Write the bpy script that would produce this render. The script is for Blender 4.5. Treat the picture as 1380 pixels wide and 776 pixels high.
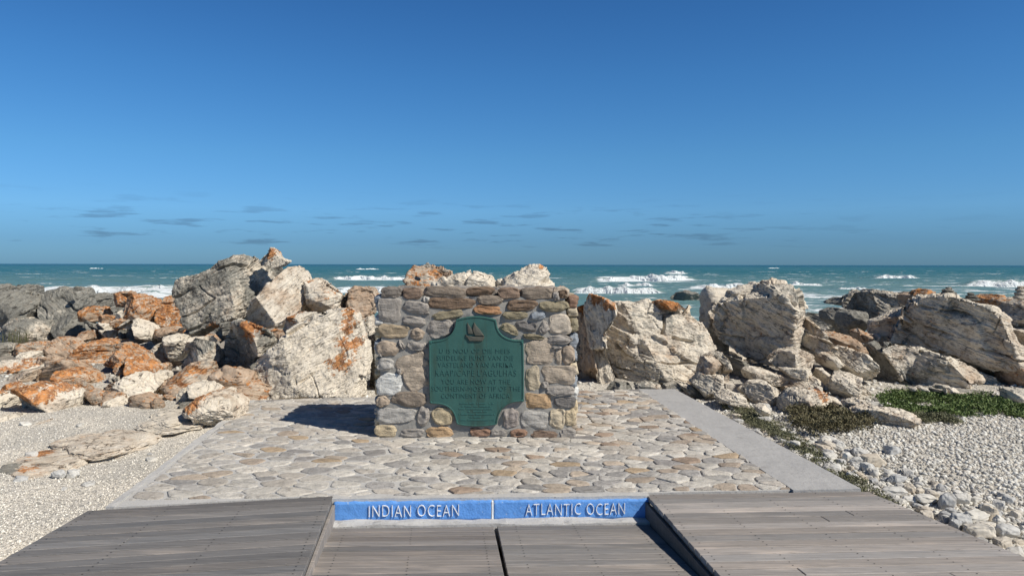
import bpy, bmesh, math, random
import numpy as np
from mathutils import Vector, Matrix

# ------------------------------------------------------------------ scene, camera, light
S = bpy.context.scene
C = S.collection
for o in list(bpy.data.objects):
    bpy.data.objects.remove(o)
R = math.radians
FPX, EYE, HX, HY = 1000.0, 1.65, 690.0, 356.5      # focal length in photo pixels, eye height, principal column, horizon row
cam_d = bpy.data.cameras.new('camera')
cam = bpy.data.objects.new('camera', cam_d); C.objects.link(cam)
cam.location = (0, 0, EYE); cam.rotation_euler = (R(90), R(-0.1), 0)
cam_d.sensor_width = 36; cam_d.lens = 36 * FPX / 1380
cam_d.shift_y = -(388 - HY) / 1380
cam_d.clip_start = .05; cam_d.clip_end = 90000
S.camera = cam

SUN = Vector((1.22, -.75, 1.42)).normalized()
W = bpy.data.worlds.new('World'); S.world = W; W.use_nodes = True
nt = W.node_tree; nt.nodes.clear()
def wn(t, **k):
    n = nt.nodes.new(t)
    for a, b in k.items(): setattr(n, a, b)
    return n
wo = wn('ShaderNodeOutputWorld'); bg = wn('ShaderNodeBackground'); bg.inputs[1].default_value = .13
sky = wn('ShaderNodeTexSky', sky_type='NISHITA', sun_disc=False)
sky.sun_elevation = math.asin(SUN.z); sky.sun_rotation = math.atan2(SUN.x, SUN.y)
sky.air_density = 1.0; sky.dust_density = .3; sky.ozone_density = 3.0; sky.altitude = 0
tc = wn('ShaderNodeTexCoord'); sep = wn('ShaderNodeSeparateXYZ')
nt.links.new(tc.outputs['Generated'], sep.inputs[0])
ramp = wn('ShaderNodeValToRGB')                    # air of this coast: deep blue aloft, a slate band over the sea
cr = ramp.color_ramp
SKYR = [(0.0, (.175, .375, .71)), (.03, (.19, .39, .72)), (.07, (.27, .52, .84)), (.14, (.265, .545, .80)), (.24, (.225, .52, .79)), (.35, (.185, .46, .74)), (.52, (.05, .13, .24))]
while len(cr.elements) < len(SKYR): cr.elements.new(.5)
for e, (p, c) in zip(cr.elements, SKYR): e.position = p; e.color = (*c, 1)
nt.links.new(sep.outputs[2], ramp.inputs[0])
mul = wn('ShaderNodeMix', data_type='RGBA', blend_type='MULTIPLY'); mul.inputs[0].default_value = 1
nt.links.new(sky.outputs[0], mul.inputs[6]); nt.links.new(ramp.outputs[0], mul.inputs[7])
# low, flat cloud scraps by direction (azimuth, elevation)
def math_n(op, a, b=None, c=None):
    n = wn('ShaderNodeMath', operation=op)
    for i, v in enumerate((a, b, c)):
        if v is None: continue
        if isinstance(v, (int, float)): n.inputs[i].default_value = v
        else: nt.links.new(v, n.inputs[i])
    return n.outputs[0]
az = math_n('ARCTAN2', sep.outputs[0], sep.outputs[1])
cmb = wn('ShaderNodeCombineXYZ')
nt.links.new(math_n('MULTIPLY', az, 13.0), cmb.inputs[0]); nt.links.new(math_n('MULTIPLY', sep.outputs[2], 120.0), cmb.inputs[1])
cn = wn('ShaderNodeTexNoise'); cn.inputs['Scale'].default_value = 1.0; cn.inputs['Detail'].default_value = 5; cn.inputs['Roughness'].default_value = .55
nt.links.new(cmb.outputs[0], cn.inputs['Vector'])
band = wn('ShaderNodeMapRange', interpolation_type='SMOOTHSTEP')
nt.links.new(sep.outputs[2], band.inputs[0])
for i, v in enumerate((.018, .03)): band.inputs[i + 1].default_value = v
band2 = wn('ShaderNodeMapRange', interpolation_type='SMOOTHSTEP')
nt.links.new(sep.outputs[2], band2.inputs[0])
band2.inputs[1].default_value = .045; band2.inputs[2].default_value = .10; band2.inputs[3].default_value = 1; band2.inputs[4].default_value = 0
thr = math_n('MULTIPLY', band.outputs[0], band2.outputs[0])
cl = wn('ShaderNodeMapRange', interpolation_type='SMOOTHSTEP')
nt.links.new(cn.outputs[0], cl.inputs[0]); cl.inputs[1].default_value = .525; cl.inputs[2].default_value = .66
azf = wn('ShaderNodeMapRange', interpolation_type='SMOOTHSTEP'); nt.links.new(az, azf.inputs[0])
for i, v in enumerate((.12, .5, 1., .15)): azf.inputs[i + 1].default_value = v
thr2 = math_n('MULTIPLY', math_n('MULTIPLY', cl.outputs[0], thr), math_n('MULTIPLY', azf.outputs[0], .62))
mixc = wn('ShaderNodeMix', data_type='RGBA'); nt.links.new(thr2, mixc.inputs[0])
dk = wn('ShaderNodeMix', data_type='RGBA', blend_type='MULTIPLY'); dk.inputs[0].default_value = 1
dk.inputs[7].default_value = (.55, .5, .52, 1)
nt.links.new(mul.outputs[2], dk.inputs[6])
nt.links.new(mul.outputs[2], mixc.inputs[6]); nt.links.new(dk.outputs[2], mixc.inputs[7])
nt.links.new(mixc.outputs[2], bg.inputs[0]); nt.links.new(bg.outputs[0], wo.inputs[0])

sl = bpy.data.lights.new('sun', 'SUN'); sl.energy = 5.0; sl.angle = R(.5); sl.color = (1, .945, .86)
so = bpy.data.objects.new('sun', sl); C.objects.link(so)
so.rotation_euler = (-SUN).to_track_quat('-Z', 'Y').to_euler(); so.location = (20, -15, 25)
S.view_settings.view_transform = 'Standard'; S.view_settings.look = 'None'
S.view_settings.exposure = 0; S.view_settings.gamma = 1
S.render.engine = 'CYCLES'

# ------------------------------------------------------------------ noise in numpy
rngp = np.random.RandomState(7)
PERM = rngp.permutation(256).astype(np.int64); PERM = np.concatenate([PERM, PERM, PERM])
GR = rngp.normal(size=(256, 3)); GR /= np.linalg.norm(GR, axis=1)[:, None]
RND = rngp.rand(256, 4)
def hsh(i, j, k): return PERM[PERM[PERM[i & 255] + (j & 255)] + (k & 255)]
def perlin(p):
    f = np.floor(p); i = f.astype(np.int64); t = p - f; u = t * t * t * (t * (t * 6 - 15) + 10)
    r = 0
    for a in (0, 1):
        for b in (0, 1):
            for c in (0, 1):
                g = GR[hsh(i[:, 0] + a, i[:, 1] + b, i[:, 2] + c)]
                d = ((t - (a, b, c)) * g).sum(1)
                w = (u[:, 0] if a else 1 - u[:, 0]) * (u[:, 1] if b else 1 - u[:, 1]) * (u[:, 2] if c else 1 - u[:, 2])
                r = r + w * d
    return r * 1.5
def fbm(p, o=4, g=.5):
    r = 0; a = 1
    for k in range(o):
        r = r + a * perlin(p * 2.03 ** k + k * 17.3); a *= g
    return r
def worley(p):
    f = np.floor(p).astype(np.int64); n = len(p)
    d1 = np.full(n, 9.); d2 = np.full(n, 9.); idn = np.zeros(n, np.int64)
    for a in (-1, 0, 1):
        for b in (-1, 0, 1):
            for c in (-1, 0, 1):
                q = f + (a, b, c); h = hsh(q[:, 0], q[:, 1], q[:, 2])
                d = np.sqrt((((q + RND[h, :3]) - p) ** 2).sum(1))
                m = d < d1
                d2 = np.where(m, d1, np.minimum(d2, d)); idn = np.where(m, h, idn); d1 = np.where(m, d, d1)
    return d1, d2, idn
def sstep(a, b, x):
    t = np.clip((x - a) / (b - a), 0, 1); return t * t * (3 - 2 * t)

# ------------------------------------------------------------------ materials
def mat(name):
    m = bpy.data.materials.new(name); m.use_nodes = True
    t = m.node_tree; b = t.nodes['Principled BSDF']
    return m, t, b
class NT:
    def __init__(s, t): s.t = t
    def n(s, ty, **k):
        n = s.t.nodes.new(ty)
        for a, b in k.items(): setattr(n, a, b)
        return n
    def l(s, a, b): s.t.links.new(a, b)
    def put(s, v, i):
        if isinstance(v, (int, float)): i.default_value = v
        elif isinstance(v, tuple): i.default_value = (*v, 1) if len(v) == 3 and len(i.default_value) == 4 else v
        else: s.l(v, i)
    def noise(s, vec, sc, det=4, ro=.5, dist=0.):
        n = s.n('ShaderNodeTexNoise'); s.l(vec, n.inputs['Vector'])
        n.inputs['Scale'].default_value = sc; n.inputs['Detail'].default_value = det; n.inputs['Roughness'].default_value = ro; n.inputs['Distortion'].default_value = dist
        return n.outputs[0]
    def vor(s, vec, sc, feat='F1', out=0):
        n = s.n('ShaderNodeTexVoronoi', feature=feat); s.l(vec, n.inputs['Vector']); n.inputs['Scale'].default_value = sc
        return n.outputs[out]
    def rng(s, v, a, b, c=0., d=1.):
        n = s.n('ShaderNodeMapRange', interpolation_type='SMOOTHSTEP'); s.put(v, n.inputs[0])
        for i, x in enumerate((a, b, c, d)): s.put(x, n.inputs[i + 1])
        return n.outputs[0]
    def m(s, op, a, b=0., c=None):
        n = s.n('ShaderNodeMath', operation=op); s.put(a, n.inputs[0]); s.put(b, n.inputs[1])
        if c is not None: s.put(c, n.inputs[2])
        return n.outputs[0]
    def mix(s, f, a, b, bt='MIX'):
        n = s.n('ShaderNodeMix', data_type='RGBA', blend_type=bt); s.put(f, n.inputs[0]); s.put(a, n.inputs[6]); s.put(b, n.inputs[7])
        return n.outputs[2]
    def scale(s, vec, sc, rot=(0, 0, 0)):
        n = s.n('ShaderNodeMapping'); s.l(vec, n.inputs[0]); n.inputs['Scale'].default_value = sc; n.inputs['Rotation'].default_value = rot
        return n.outputs[0]
    def bump(s, h, st, dist, prev=None):
        n = s.n('ShaderNodeBump'); s.l(h, n.inputs['Height']); n.inputs['Strength'].default_value = st; n.inputs['Distance'].default_value = dist
        if prev is not None: s.l(prev, n.inputs['Normal'])
        return n.outputs[0]
    def attr(s, nm, out=0):
        n = s.n('ShaderNodeAttribute'); n.attribute_name = nm; return n.outputs[out]
    def pos(s): return s.n('ShaderNodeNewGeometry').outputs['Position']

def rock_material():
    m, t, b = mat('weathered_quartzite'); N = NT(t)
    bc = N.attr('bc'); k = N.n('ShaderNodeSeparateColor'); N.l(N.attr('mask'), k.inputs[0])
    li, gr, wa = k.outputs[0], k.outputs[1], k.outputs[2]
    st = N.scale(bc, (1.2, 1.2, 4.5))
    n1 = N.noise(bc, 3.0, 6, .6); n2 = N.noise(st, 2.2, 6, .62, .3); n3 = N.noise(bc, 22, 5, .7); n4 = N.noise(bc, 9, 6, .65)
    pale = N.mix(n2, (.50, .435, .335), (.85, .775, .65))
    warm = N.mix(n1, (.30, .20, .13), (.60, .46, .33))
    c = N.mix(N.rng(N.m('ADD', wa, N.m('MULTIPLY', N.m('SUBTRACT', n4, .5), .9)), .25, .8), pale, warm)
    gcol = N.mix(n3, (.10, .097, .08), (.36, .345, .30))
    c = N.mix(N.rng(N.m('ADD', gr, N.m('MULTIPLY', N.m('SUBTRACT', N.m('ADD', n1, N.m('MULTIPLY', n3, .7)), .85), 1.7)), .3, .75), c, gcol)
    # thin dark bedding cracks and pale quartz streaks
    ln = N.noise(N.scale(bc, (1.4, 1.4, 13.)), 2.4, 4, .55, .6)
    crk = N.rng(N.m('ABSOLUTE', N.m('SUBTRACT', ln, .5)), 0., .022, 1., 0.)
    gate = N.rng(n4, .45, .6)
    c = N.mix(N.m('MULTIPLY', N.m('MULTIPLY', crk, gate), .85), c, (.045, .035, .03))
    ln2 = N.noise(N.scale(bc, (.9, .9, 6.)), 2.0, 3, .5, 1.2)
    qz = N.rng(N.m('ABSOLUTE', N.m('SUBTRACT', ln2, .47)), 0., .012, 1., 0.)
    c = N.mix(N.m('MULTIPLY', qz, .3), c, (.72, .69, .62))
    # weathering crust, mottled over the pale face
    ms = N.rng(N.m('ADD', N.noise(bc, 5.5, 6, .72, .4), N.m('MULTIPLY', wa, .06)), .52, .66)
    c = N.mix(N.m('MULTIPLY', ms, .34), c, (.24, .205, .16))
    # black speckle of old lichen
    sp = N.rng(N.noise(bc, 48, 3, .6), .60, .68)
    c = N.mix(N.m('MULTIPLY', sp, N.m('ADD', .25, N.m('MULTIPLY', gr, .4))), c, (.075, .07, .06))
    # orange crust lichen
    n5 = N.noise(bc, 34, 6, .75); n6 = N.noise(st, 5, 5, .65)
    lf = N.rng(N.m('ADD', li, N.m('MULTIPLY', N.m('SUBTRACT', N.m('ADD', N.m('ADD', N.m('MULTIPLY', n5, .9), N.m('MULTIPLY', n4, .8)), N.m('MULTIPLY', n6, .7)), 1.2), 2.3)), .50, .70)
    lc = N.mix(N.rng(N.noise(bc, 11, 5, .7), .38, .62), (.22, .085, .03), (.60, .25, .075)); lc = N.mix(N.rng(N.noise(bc, 27, 4, .7), .55, .68), lc, (.62, .40, .20))
    c = N.mix(N.m('MULTIPLY', lf, .9), c, lc)
    N.l(c, b.inputs['Base Color']); b.inputs['Roughness'].default_value = .93
    b.inputs['Specular IOR Level'].default_value = .2
    h1 = N.m('ADD', N.m('MULTIPLY', n2, 1.), N.m('MULTIPLY', ln, .9))
    h1 = N.m('SUBTRACT', h1, N.m('MULTIPLY', N.m('MULTIPLY', crk, gate), .5))
    nb = N.bump(h1, .8, .05)
    nb = N.bump(N.m('ADD', n3, N.noise(bc, 60, 4, .7)), .55, .014, nb)
    N.l(nb, b.inputs['Normal'])
    return m
M = {}
M['rock'] = rock_material()

# ------------------------------------------------------------------ object helpers
def tag(o, label=None, cat=None, group=None, kind=None):
    if label: o['label'] = label
    if cat: o['category'] = cat
    if group: o['group'] = group
    if kind: o['kind'] = kind
    return o
def empty(name, loc=(0, 0, 0)):
    o = bpy.data.objects.new(name, None); C.objects.link(o); o.location = loc; o.empty_display_size = .1
    return o
def mesh_obj(name, V, F, m, parent=None, smooth=False, cols=None, attrs=None):
    me = bpy.data.meshes.new(name)
    V = np.asarray(V, dtype=np.float64)
    if isinstance(F, np.ndarray):
        k = F.shape[1]; me.vertices.add(len(V)); me.vertices.foreach_set('co', V.ravel())
        me.loops.add(F.size); me.loops.foreach_set('vertex_index', F.ravel().astype(np.int32))
        me.polygons.add(len(F)); me.polygons.foreach_set('loop_start', np.arange(0, F.size, k, dtype=np.int32))
        me.polygons.foreach_set('loop_total', np.full(len(F), k, dtype=np.int32))
        me.update(calc_edges=True)
    else:
        me.from_pydata([tuple(v) for v in V], [], F)
    if smooth: me.polygons.foreach_set('use_smooth', [True] * len(me.polygons))
    if cols is not None:
        a = me.color_attributes.new('col', 'FLOAT_COLOR', 'POINT')
        c = np.ones((len(V), 4)); c[:, :3] = cols; a.data.foreach_set('color', c.ravel())
    for nm, (ty, dat) in (attrs or {}).items():
        a = me.attributes.new(nm, ty, 'POINT')
        if ty == 'FLOAT_COLOR':
            c = np.ones((len(V), 4)); c[:, :3] = dat; a.data.foreach_set('color', c.ravel())
        elif ty == 'FLOAT_VECTOR': a.data.foreach_set('vector', np.asarray(dat, float).ravel())
        else: a.data.foreach_set('value', np.asarray(dat, float).ravel())
    me.materials.append(m)
    o = bpy.data.objects.new(name, me); C.objects.link(o)
    if parent: o.parent = parent
    return o
class MB:
    """collects pieces into one mesh with a colour per piece"""
    def __init__(s): s.V = []; s.F = []; s.c = []
    def add(s, V, F, col=(1, 1, 1)):
        n = len(s.V); s.V += [tuple(v) for v in V]; s.F += [tuple(i + n for i in f) for f in F]; s.c += [tuple(col)] * len(V)
    def box(s, quad, z0, z1, col=(1, 1, 1), ch=0.):
        """prism on a counter-clockwise quad (x,y) from z0 to z1, top edge chamfered"""
        n = len(quad)
        if ch > 0:
            cx = sum(q[0] for q in quad) / n; cy = sum(q[1] for q in quad) / n
            ins = []
            for i in range(n):
                a = Vector(quad[i - 1]); b = Vector(quad[i]); c = Vector(quad[(i + 1) % n])
                d = ((a - b).normalized() + (c - b).normalized())
                ins.append(b + d * ch if d.length > 1e-6 else b)
            V = [(*q, z0) for q in quad] + [(*q, z1 - ch) for q in quad] + [(q.x, q.y, z1) for q in ins]
            F = [tuple(reversed(range(n)))]
            for L in (0, n):
                F += [(L + i, L + (i + 1) % n, L + n + (i + 1) % n, L + n + i) for i in range(n)]
            F.append(tuple(range(2 * n, 3 * n)))
        else:
            V = [(*q, z0) for q in quad] + [(*q, z1) for q in quad]
            F = [tuple(reversed(range(n))), tuple(range(n, 2 * n))] + [(i, (i + 1) % n, n + (i + 1) % n, n + i) for i in range(n)]
        s.add(V, F, col)
    def build(s, name, m, parent=None, smooth=False):
        return mesh_obj(name, s.V, s.F, m, parent, smooth, cols=np.array(s.c))

ICO = {}
def ico(l):
    if l not in ICO:
        bm = bmesh.new(); bmesh.ops.create_icosphere(bm, subdivisions=l, radius=1)
        V = np.array([v.co[:] for v in bm.verts]); V /= np.linalg.norm(V, axis=1)[:, None]
        F = np.array([[v.index for v in f.verts] for f in bm.faces]); bm.free(); ICO[l] = (V, F)
    return ICO[l]

# photo pixel <-> world point at a chosen distance (used once, to give each thing its real place and size)
def px(x, y, Y): return ((x - HX) * Y / FPX, Y, EYE - (y - HY) * Y / FPX)
def gp(x, y, z=0.):
    Y = FPX * (EYE - z) / (y - HY); return ((x - HX) * Y / FPX, Y)
ZM = {'A': (0, 380, 6.465), 'B': (0, 480, 6.465), 'C': (150, 380, 6.465), 'D': (150, 480, 6.468), 'E': (230, 325, 5.545),
      'F': (320, 360, 3.88), 'G': (540, 345, 5.75), 'H': (760, 380, 4.564), 'I': (930, 365, 4.31), 'J': (1060, 380, 5.544),
      'K': (1160, 380, 4.309), 'L': (960, 500, 4.6), 'M': (1140, 560, 3.958), 'N': (200, 320, 2.586), 'P': (0, 550, 3.0), 'Q': (0, 0, 1.)}
def zp(z, s):
    ox, oy, k = ZM[z]
    return [(ox + float(a) / k, oy + float(b) / k) for a, b in (q.split(',') for q in s.split())]

# ------------------------------------------------------------------ rocks
LOOK = {  # lichen, grey, brown
    'white': (.02, .06, .10), 'tan': (.03, .22, .34), 'grey': (.02, .66, .25), 'dark': (0., 1.15, .3), 'slate': (.02, .92, .15), 'brown': (.12, .3, .8),  # dark: black rocks, and also rocks with shade put into their colour
    'orange': (.58, .2, .75), 'cream': (.02, -.05, .45), 'mixed': (.36, .26, .68)}
ROCKS = []
def rock_shape(poly, Yc, T, seed, level, bed=(0, 0), rough=1., planes=(), lean=.15, e=.68, crack=1., nplanes=3, blk=1.):
    rs = np.random.RandomState(seed)
    P = np.array([px(x, y, Yc) for x, y in poly])[:, (0, 2)]
    # area centroid
    x, z = P[:, 0], P[:, 1]; x2, z2 = np.roll(x, -1), np.roll(z, -1); cr_ = x * z2 - x2 * z; A = cr_.sum() / 2
    c = np.array([((x + x2) * cr_).sum(), ((z + z2) * cr_).sum()]) / (6 * A)
    th = np.linspace(-math.pi, math.pi, 361); Rt = np.zeros(361)
    a = P - c; b = np.roll(P, -1, 0) - c
    for i, t in enumerate(th):
        d = np.array((math.cos(t), math.sin(t)))
        e_ = b - a; den = d[0] * e_[:, 1] - d[1] * e_[:, 0]; den = np.where(abs(den) < 1e-9, 1e-9, den)
        r = (a[:, 0] * e_[:, 1] - a[:, 1] * e_[:, 0]) / den; u = (a[:, 0] * d[1] - a[:, 1] * d[0]) / den
        ok = (u >= -1e-6) & (u <= 1 + 1e-6) & (r > 0)
        Rt[i] = r[ok].max() if ok.any() else 0.01
    rm = Rt.mean()
    V, F = ico(level); V = V.copy()
    sv = np.sqrt(V[:, 0] ** 2 + V[:, 2] ** 2); cv = V[:, 1]
    t = np.arctan2(V[:, 2], V[:, 0]); rad = np.interp(t, th, Rt)
    s = sv ** e
    yy = np.sign(cv) * np.abs(cv) ** e
    p = np.stack([rad * s * np.cos(t), yy * T / 2, rad * s * np.sin(t)], 1)
    # flat fracture faces
    nrm = np.array([1 / rm, 2 / T, 1 / rm])
    pl = [(*q, .42) for q in planes]
    for k in range(nplanes):
        n = rs.normal(size=3); n[1] = -abs(n[1]) * 1.1 - .35 if rs.rand() < .75 else abs(n[1]) + .3
        n /= np.linalg.norm(n); pl.append((*n, rs.uniform(.62, .9), .12))
    q = p * nrm
    for (a1, a2, a3, off, far) in pl:
        n = np.array((a1, a2, a3), float); n /= np.linalg.norm(n)
        ex = np.maximum(q @ n - off, 0)
        if abs(n[1]) < .15: q = q - n * (ex * .93)[:, None]; continue
        y2 = q[:, 1] - ex / n[1]                    # pushed back along the depth, so the outline stays
        q[:, 1] = np.where(ex > 0, np.clip(y2, -.95, far) if n[1] < 0 else np.clip(y2, -.75, .95), q[:, 1])
    p = q / nrm
    # normals of the clean body
    me = bpy.data.meshes.new('t'); me.vertices.add(len(p)); me.vertices.foreach_set('co', p.ravel())
    me.loops.add(F.size); me.loops.foreach_set('vertex_index', F.ravel().astype(np.int32))
    me.polygons.add(len(F)); me.polygons.foreach_set('loop_start', np.arange(0, F.size, 3, dtype=np.int32)); me.polygons.foreach_set('loop_total', np.full(len(F), 3, dtype=np.int32))
    me.update(calc_edges=True); N = np.zeros(p.size); me.vertex_normals.foreach_get('vector', N); N = N.reshape(-1, 3); bpy.data.meshes.remove(me)
    # bedding frame
    rot = np.array(Matrix.Rotation(R(bed[0]), 3, 'Y') @ Matrix.Rotation(R(bed[1]), 3, 'X'))
    off = rs.uniform(-50, 50, 3)
    bcv = p @ rot + off                                     # z = across the beds
    sz = min(rm, .9)
    w = bcv + fbm(bcv * (1.2 / sz), 3)[:, None] * .10 * sz
    # beds of uneven thickness, each broken across into blocks; cracks open only here and there
    zb = w[:, 2] / (sz * .46) + fbm(w * (.7 / sz) + 3, 2) * .45
    L = np.floor(zb).astype(np.int64); fz = zb - L
    xb = w[:, 0] / (sz * 1.15) + RND[L & 255, 1] * 3 + fbm(w * (.8 / sz) + 7, 2) * .35; X_ = np.floor(xb).astype(np.int64); fx = xb - X_
    yb = w[:, 1] / (sz * 1.3) + RND[(L + 99) & 255, 2] * 3; Y_ = np.floor(yb).astype(np.int64); fy = yb - Y_
    idn = hsh(L, X_, Y_); gate = sstep(-.12, .2, fbm(w * (1.1 / sz) + 21, 2))
    dz = np.minimum(fz, 1 - fz) * .46; dx = np.minimum(fx, 1 - fx) * 1.15; dy = np.minimum(fy, 1 - fy) * 1.3
    disp = (RND[idn, 3] - .5) * .13 * sz * blk
    disp -= ((1 - sstep(0, .045, dz)) * .12 * gate + (1 - sstep(0, .04, dx)) * .10 * (1 - gate) * sstep(.3, .6, RND[idn, 0])) * sz * crack
    g1, g2, idm = worley(w * np.array((1., 1., 3.2)) / (sz * .45) + 9)
    disp += (RND[idm, 3] - .5) * .035 * sz * blk - (1 - sstep(0, .10, g2 - g1)) * .016 * sz * crack * gate
    st = (w[:, 2] / (sz * .16)) + fbm(w / sz * 1.5, 2) * .8
    fr = st - np.floor(st); hs = RND[np.floor(st).astype(np.int64) & 255, 0]
    disp += ((fr ** 2) * .022 + (hs - .5) * .03) * sz
    disp += fbm(bcv * (2.2 / sz), 5, .55) * .055 * sz * rough
    p = p + N * disp[:, None]
    if level >= 5: p = p + N * (fbm(bcv * 14, 3, .6) * .007 * rough)[:, None]
    p[:, 1] += lean * (p[:, 2] - p[:, 2].mean())
    return p, F, c, bcv, N, rm
def rock(z, s, D, T, label, look='tan', bed=20, lich=(), name='boulder', level=None, group=None, cat='rock', **kw):
    poly = zp(z, s) if isinstance(s, str) else s
    seed = len(ROCKS) * 13 + 5
    Yc = D + .3 * T - (.16 if max(q[1] for q in poly) > 540 and max(q[0] for q in poly) < 330 else 0)
    w = max(q[0] for q in poly) - min(q[0] for q in poly)
    if level is None: level = 7 if w > 105 else 6 if w > 38 else 5 if w > 14 else 4
    p, F, c, bcv, N, rm = rock_shape(poly, Yc, T, seed, level, bed if isinstance(bed, tuple) else (bed, 8), **kw)
    l0, g0, w0 = LOOK[look]
    wx = p[:, 0] + c[0]; wz = p[:, 2] + c[1]
    big = fbm(bcv * 1.7 + 31, 3)
    li = l0 + N[:, 2] * .12 * (l0 > .03) + big * .28 * min(1, l0 * 4)
    for (a, b_, r_, st) in lich:
        q = zp(z, '%f,%f' % (a, b_))[0] if z else (a, b_); X, _, Zz = px(q[0], q[1], Yc); rr = r_ / ZM[z][2] * Yc / FPX
        li = np.maximum(li, st * .95 * (1 - sstep(.2, 1.6, np.sqrt((wx - X) ** 2 + (wz - Zz) ** 2) / rr)))
    gg = g0 + big * .3; ww = w0 - big * .35
    msk = np.clip(np.stack([li, gg, ww], 1), 0, 1.3)
    base = p[:, 2].min()
    o = mesh_obj(name, p - (0, 0, base), F, M['rock'], smooth=True, attrs={'mask': ('FLOAT_COLOR', msk), 'bc': ('FLOAT_VECTOR', bcv)})
    o.location = (c[0], Yc, c[1] + base)
    tag(o, label, cat, group); ROCKS.append(o)
    return o
# ------------------------------------------------------------------ ground and water
def in_built(x, y):
    """inside the paving, the strip or the decks"""
    xl = np.where(y > 5.05, -3.10 + (8.97 - y) * .105, -2.84); xr = np.where(y > 5.46, 2.16 + (9.82 - y) * .094, 2.57 + (5.46 - y) * .248)
    top = 9.0 + (x + 3.1) * .16
    return (x > xl) & (x < xr) & (y < top)
def ground_arr(x, y):
    P = np.stack([x, y, x * 0], 1)
    n = fbm(P * .35, 3) * .05 + fbm(P * 1.7 + 5, 3) * .018
    r = sstep(10.3, 12.5, y) * (1 - sstep(17.5, 20, y))
    n = n + r * (.10 + fbm(P * .9 + 9, 4) * .16)
    # bare ribs of rock just under the left gravel
    n = n + sstep(6.2, 8.2, y) * sstep(-2.6, -3.4, x) * .03
    n = n - sstep(18.5, 40, y) * 3.9 - sstep(40, 120, y) * 3
    n = n - .3 * in_built(x, y)
    return n - .085
def ground_h(x, y): return float(ground_arr(np.array([float(x)]), np.array([float(y)]))[0])
def spread(a, b, step, far, n):
    c = np.arange(a, b + 1e-6, step); g = np.geomspace(step * 1.5, far, n)
    return c, g
c, g = spread(-8, 8, .09, 30000, 36); xs = np.concatenate([(c[0] - g)[::-1], c, c[-1] + g])
c, g = spread(2, 21, .1, 40000, 40); g2 = np.geomspace(.3, 300, 16); ys = np.concatenate([(c[0] - g2)[::-1], c, c[-1] + g])
def grid(xs, ys):
    X, Y = np.meshgrid(xs, ys); nx, ny = len(xs), len(ys)
    i = np.arange(nx * ny).reshape(ny, nx)
    F = np.stack([i[:-1, :-1], i[:-1, 1:], i[1:, 1:], i[1:, :-1]], -1).reshape(-1, 4)
    return X.ravel(), Y.ravel(), F
def gravel_material():
    m, t, b = mat('shell_gravel_and_bedrock'); N = NT(t); p = N.pos()
    v1 = N.vor(p, 55); v2 = N.vor(p, 24, out=1);  n1 = N.noise(p, 1.3, 5, .6); n2 = N.noise(p, 90, 4, .7); n3 = N.noise(p, 6, 4, .6)
    g_ = N.mix(N.noise(p, 40, 4, .7), (.66, .605, .505), (.82, .76, .655))
    g_ = N.mix(N.rng(n1, .35, .7), g_, (.55, .52, .455)); g_ = N.mix(N.m('MULTIPLY', N.rng(v2, .3, .8), .25), g_, (.36, .33, .28))
    g_ = N.mix(N.rng(v1, .5, .75), g_, (.33, .31, .27))
    rk = N.mix(N.noise(p, 7, 6, .65), (.12, .105, .085), (.46, .42, .36))
    sp = N.n('ShaderNodeSeparateXYZ'); N.l(p, sp.inputs[0])
    f = N.rng(N.m('ADD', sp.outputs[1], N.m('MULTIPLY', N.m('SUBTRACT', n3, .5), 2.5)), 10.2, 12.2)
    c = N.mix(f, g_, rk); N.l(c, b.inputs['Base Color']); b.inputs['Roughness'].default_value = .95; b.inputs['Specular IOR Level'].default_value = .15
    nb = N.bump(N.m('SUBTRACT', n2, N.m('MULTIPLY', v1, 1.5)), .55, .010); nb = N.bump(N.noise(p, 9, 5, .65), .6, .05, nb); N.l(nb, b.inputs['Normal'])
    return m
M['ground'] = gravel_material()
X, Y, F = grid(xs, ys)
tag(mesh_obj('ground', np.stack([X, Y, ground_arr(X, Y)], 1), F, M['ground'], smooth=True), kind='structure')

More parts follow.
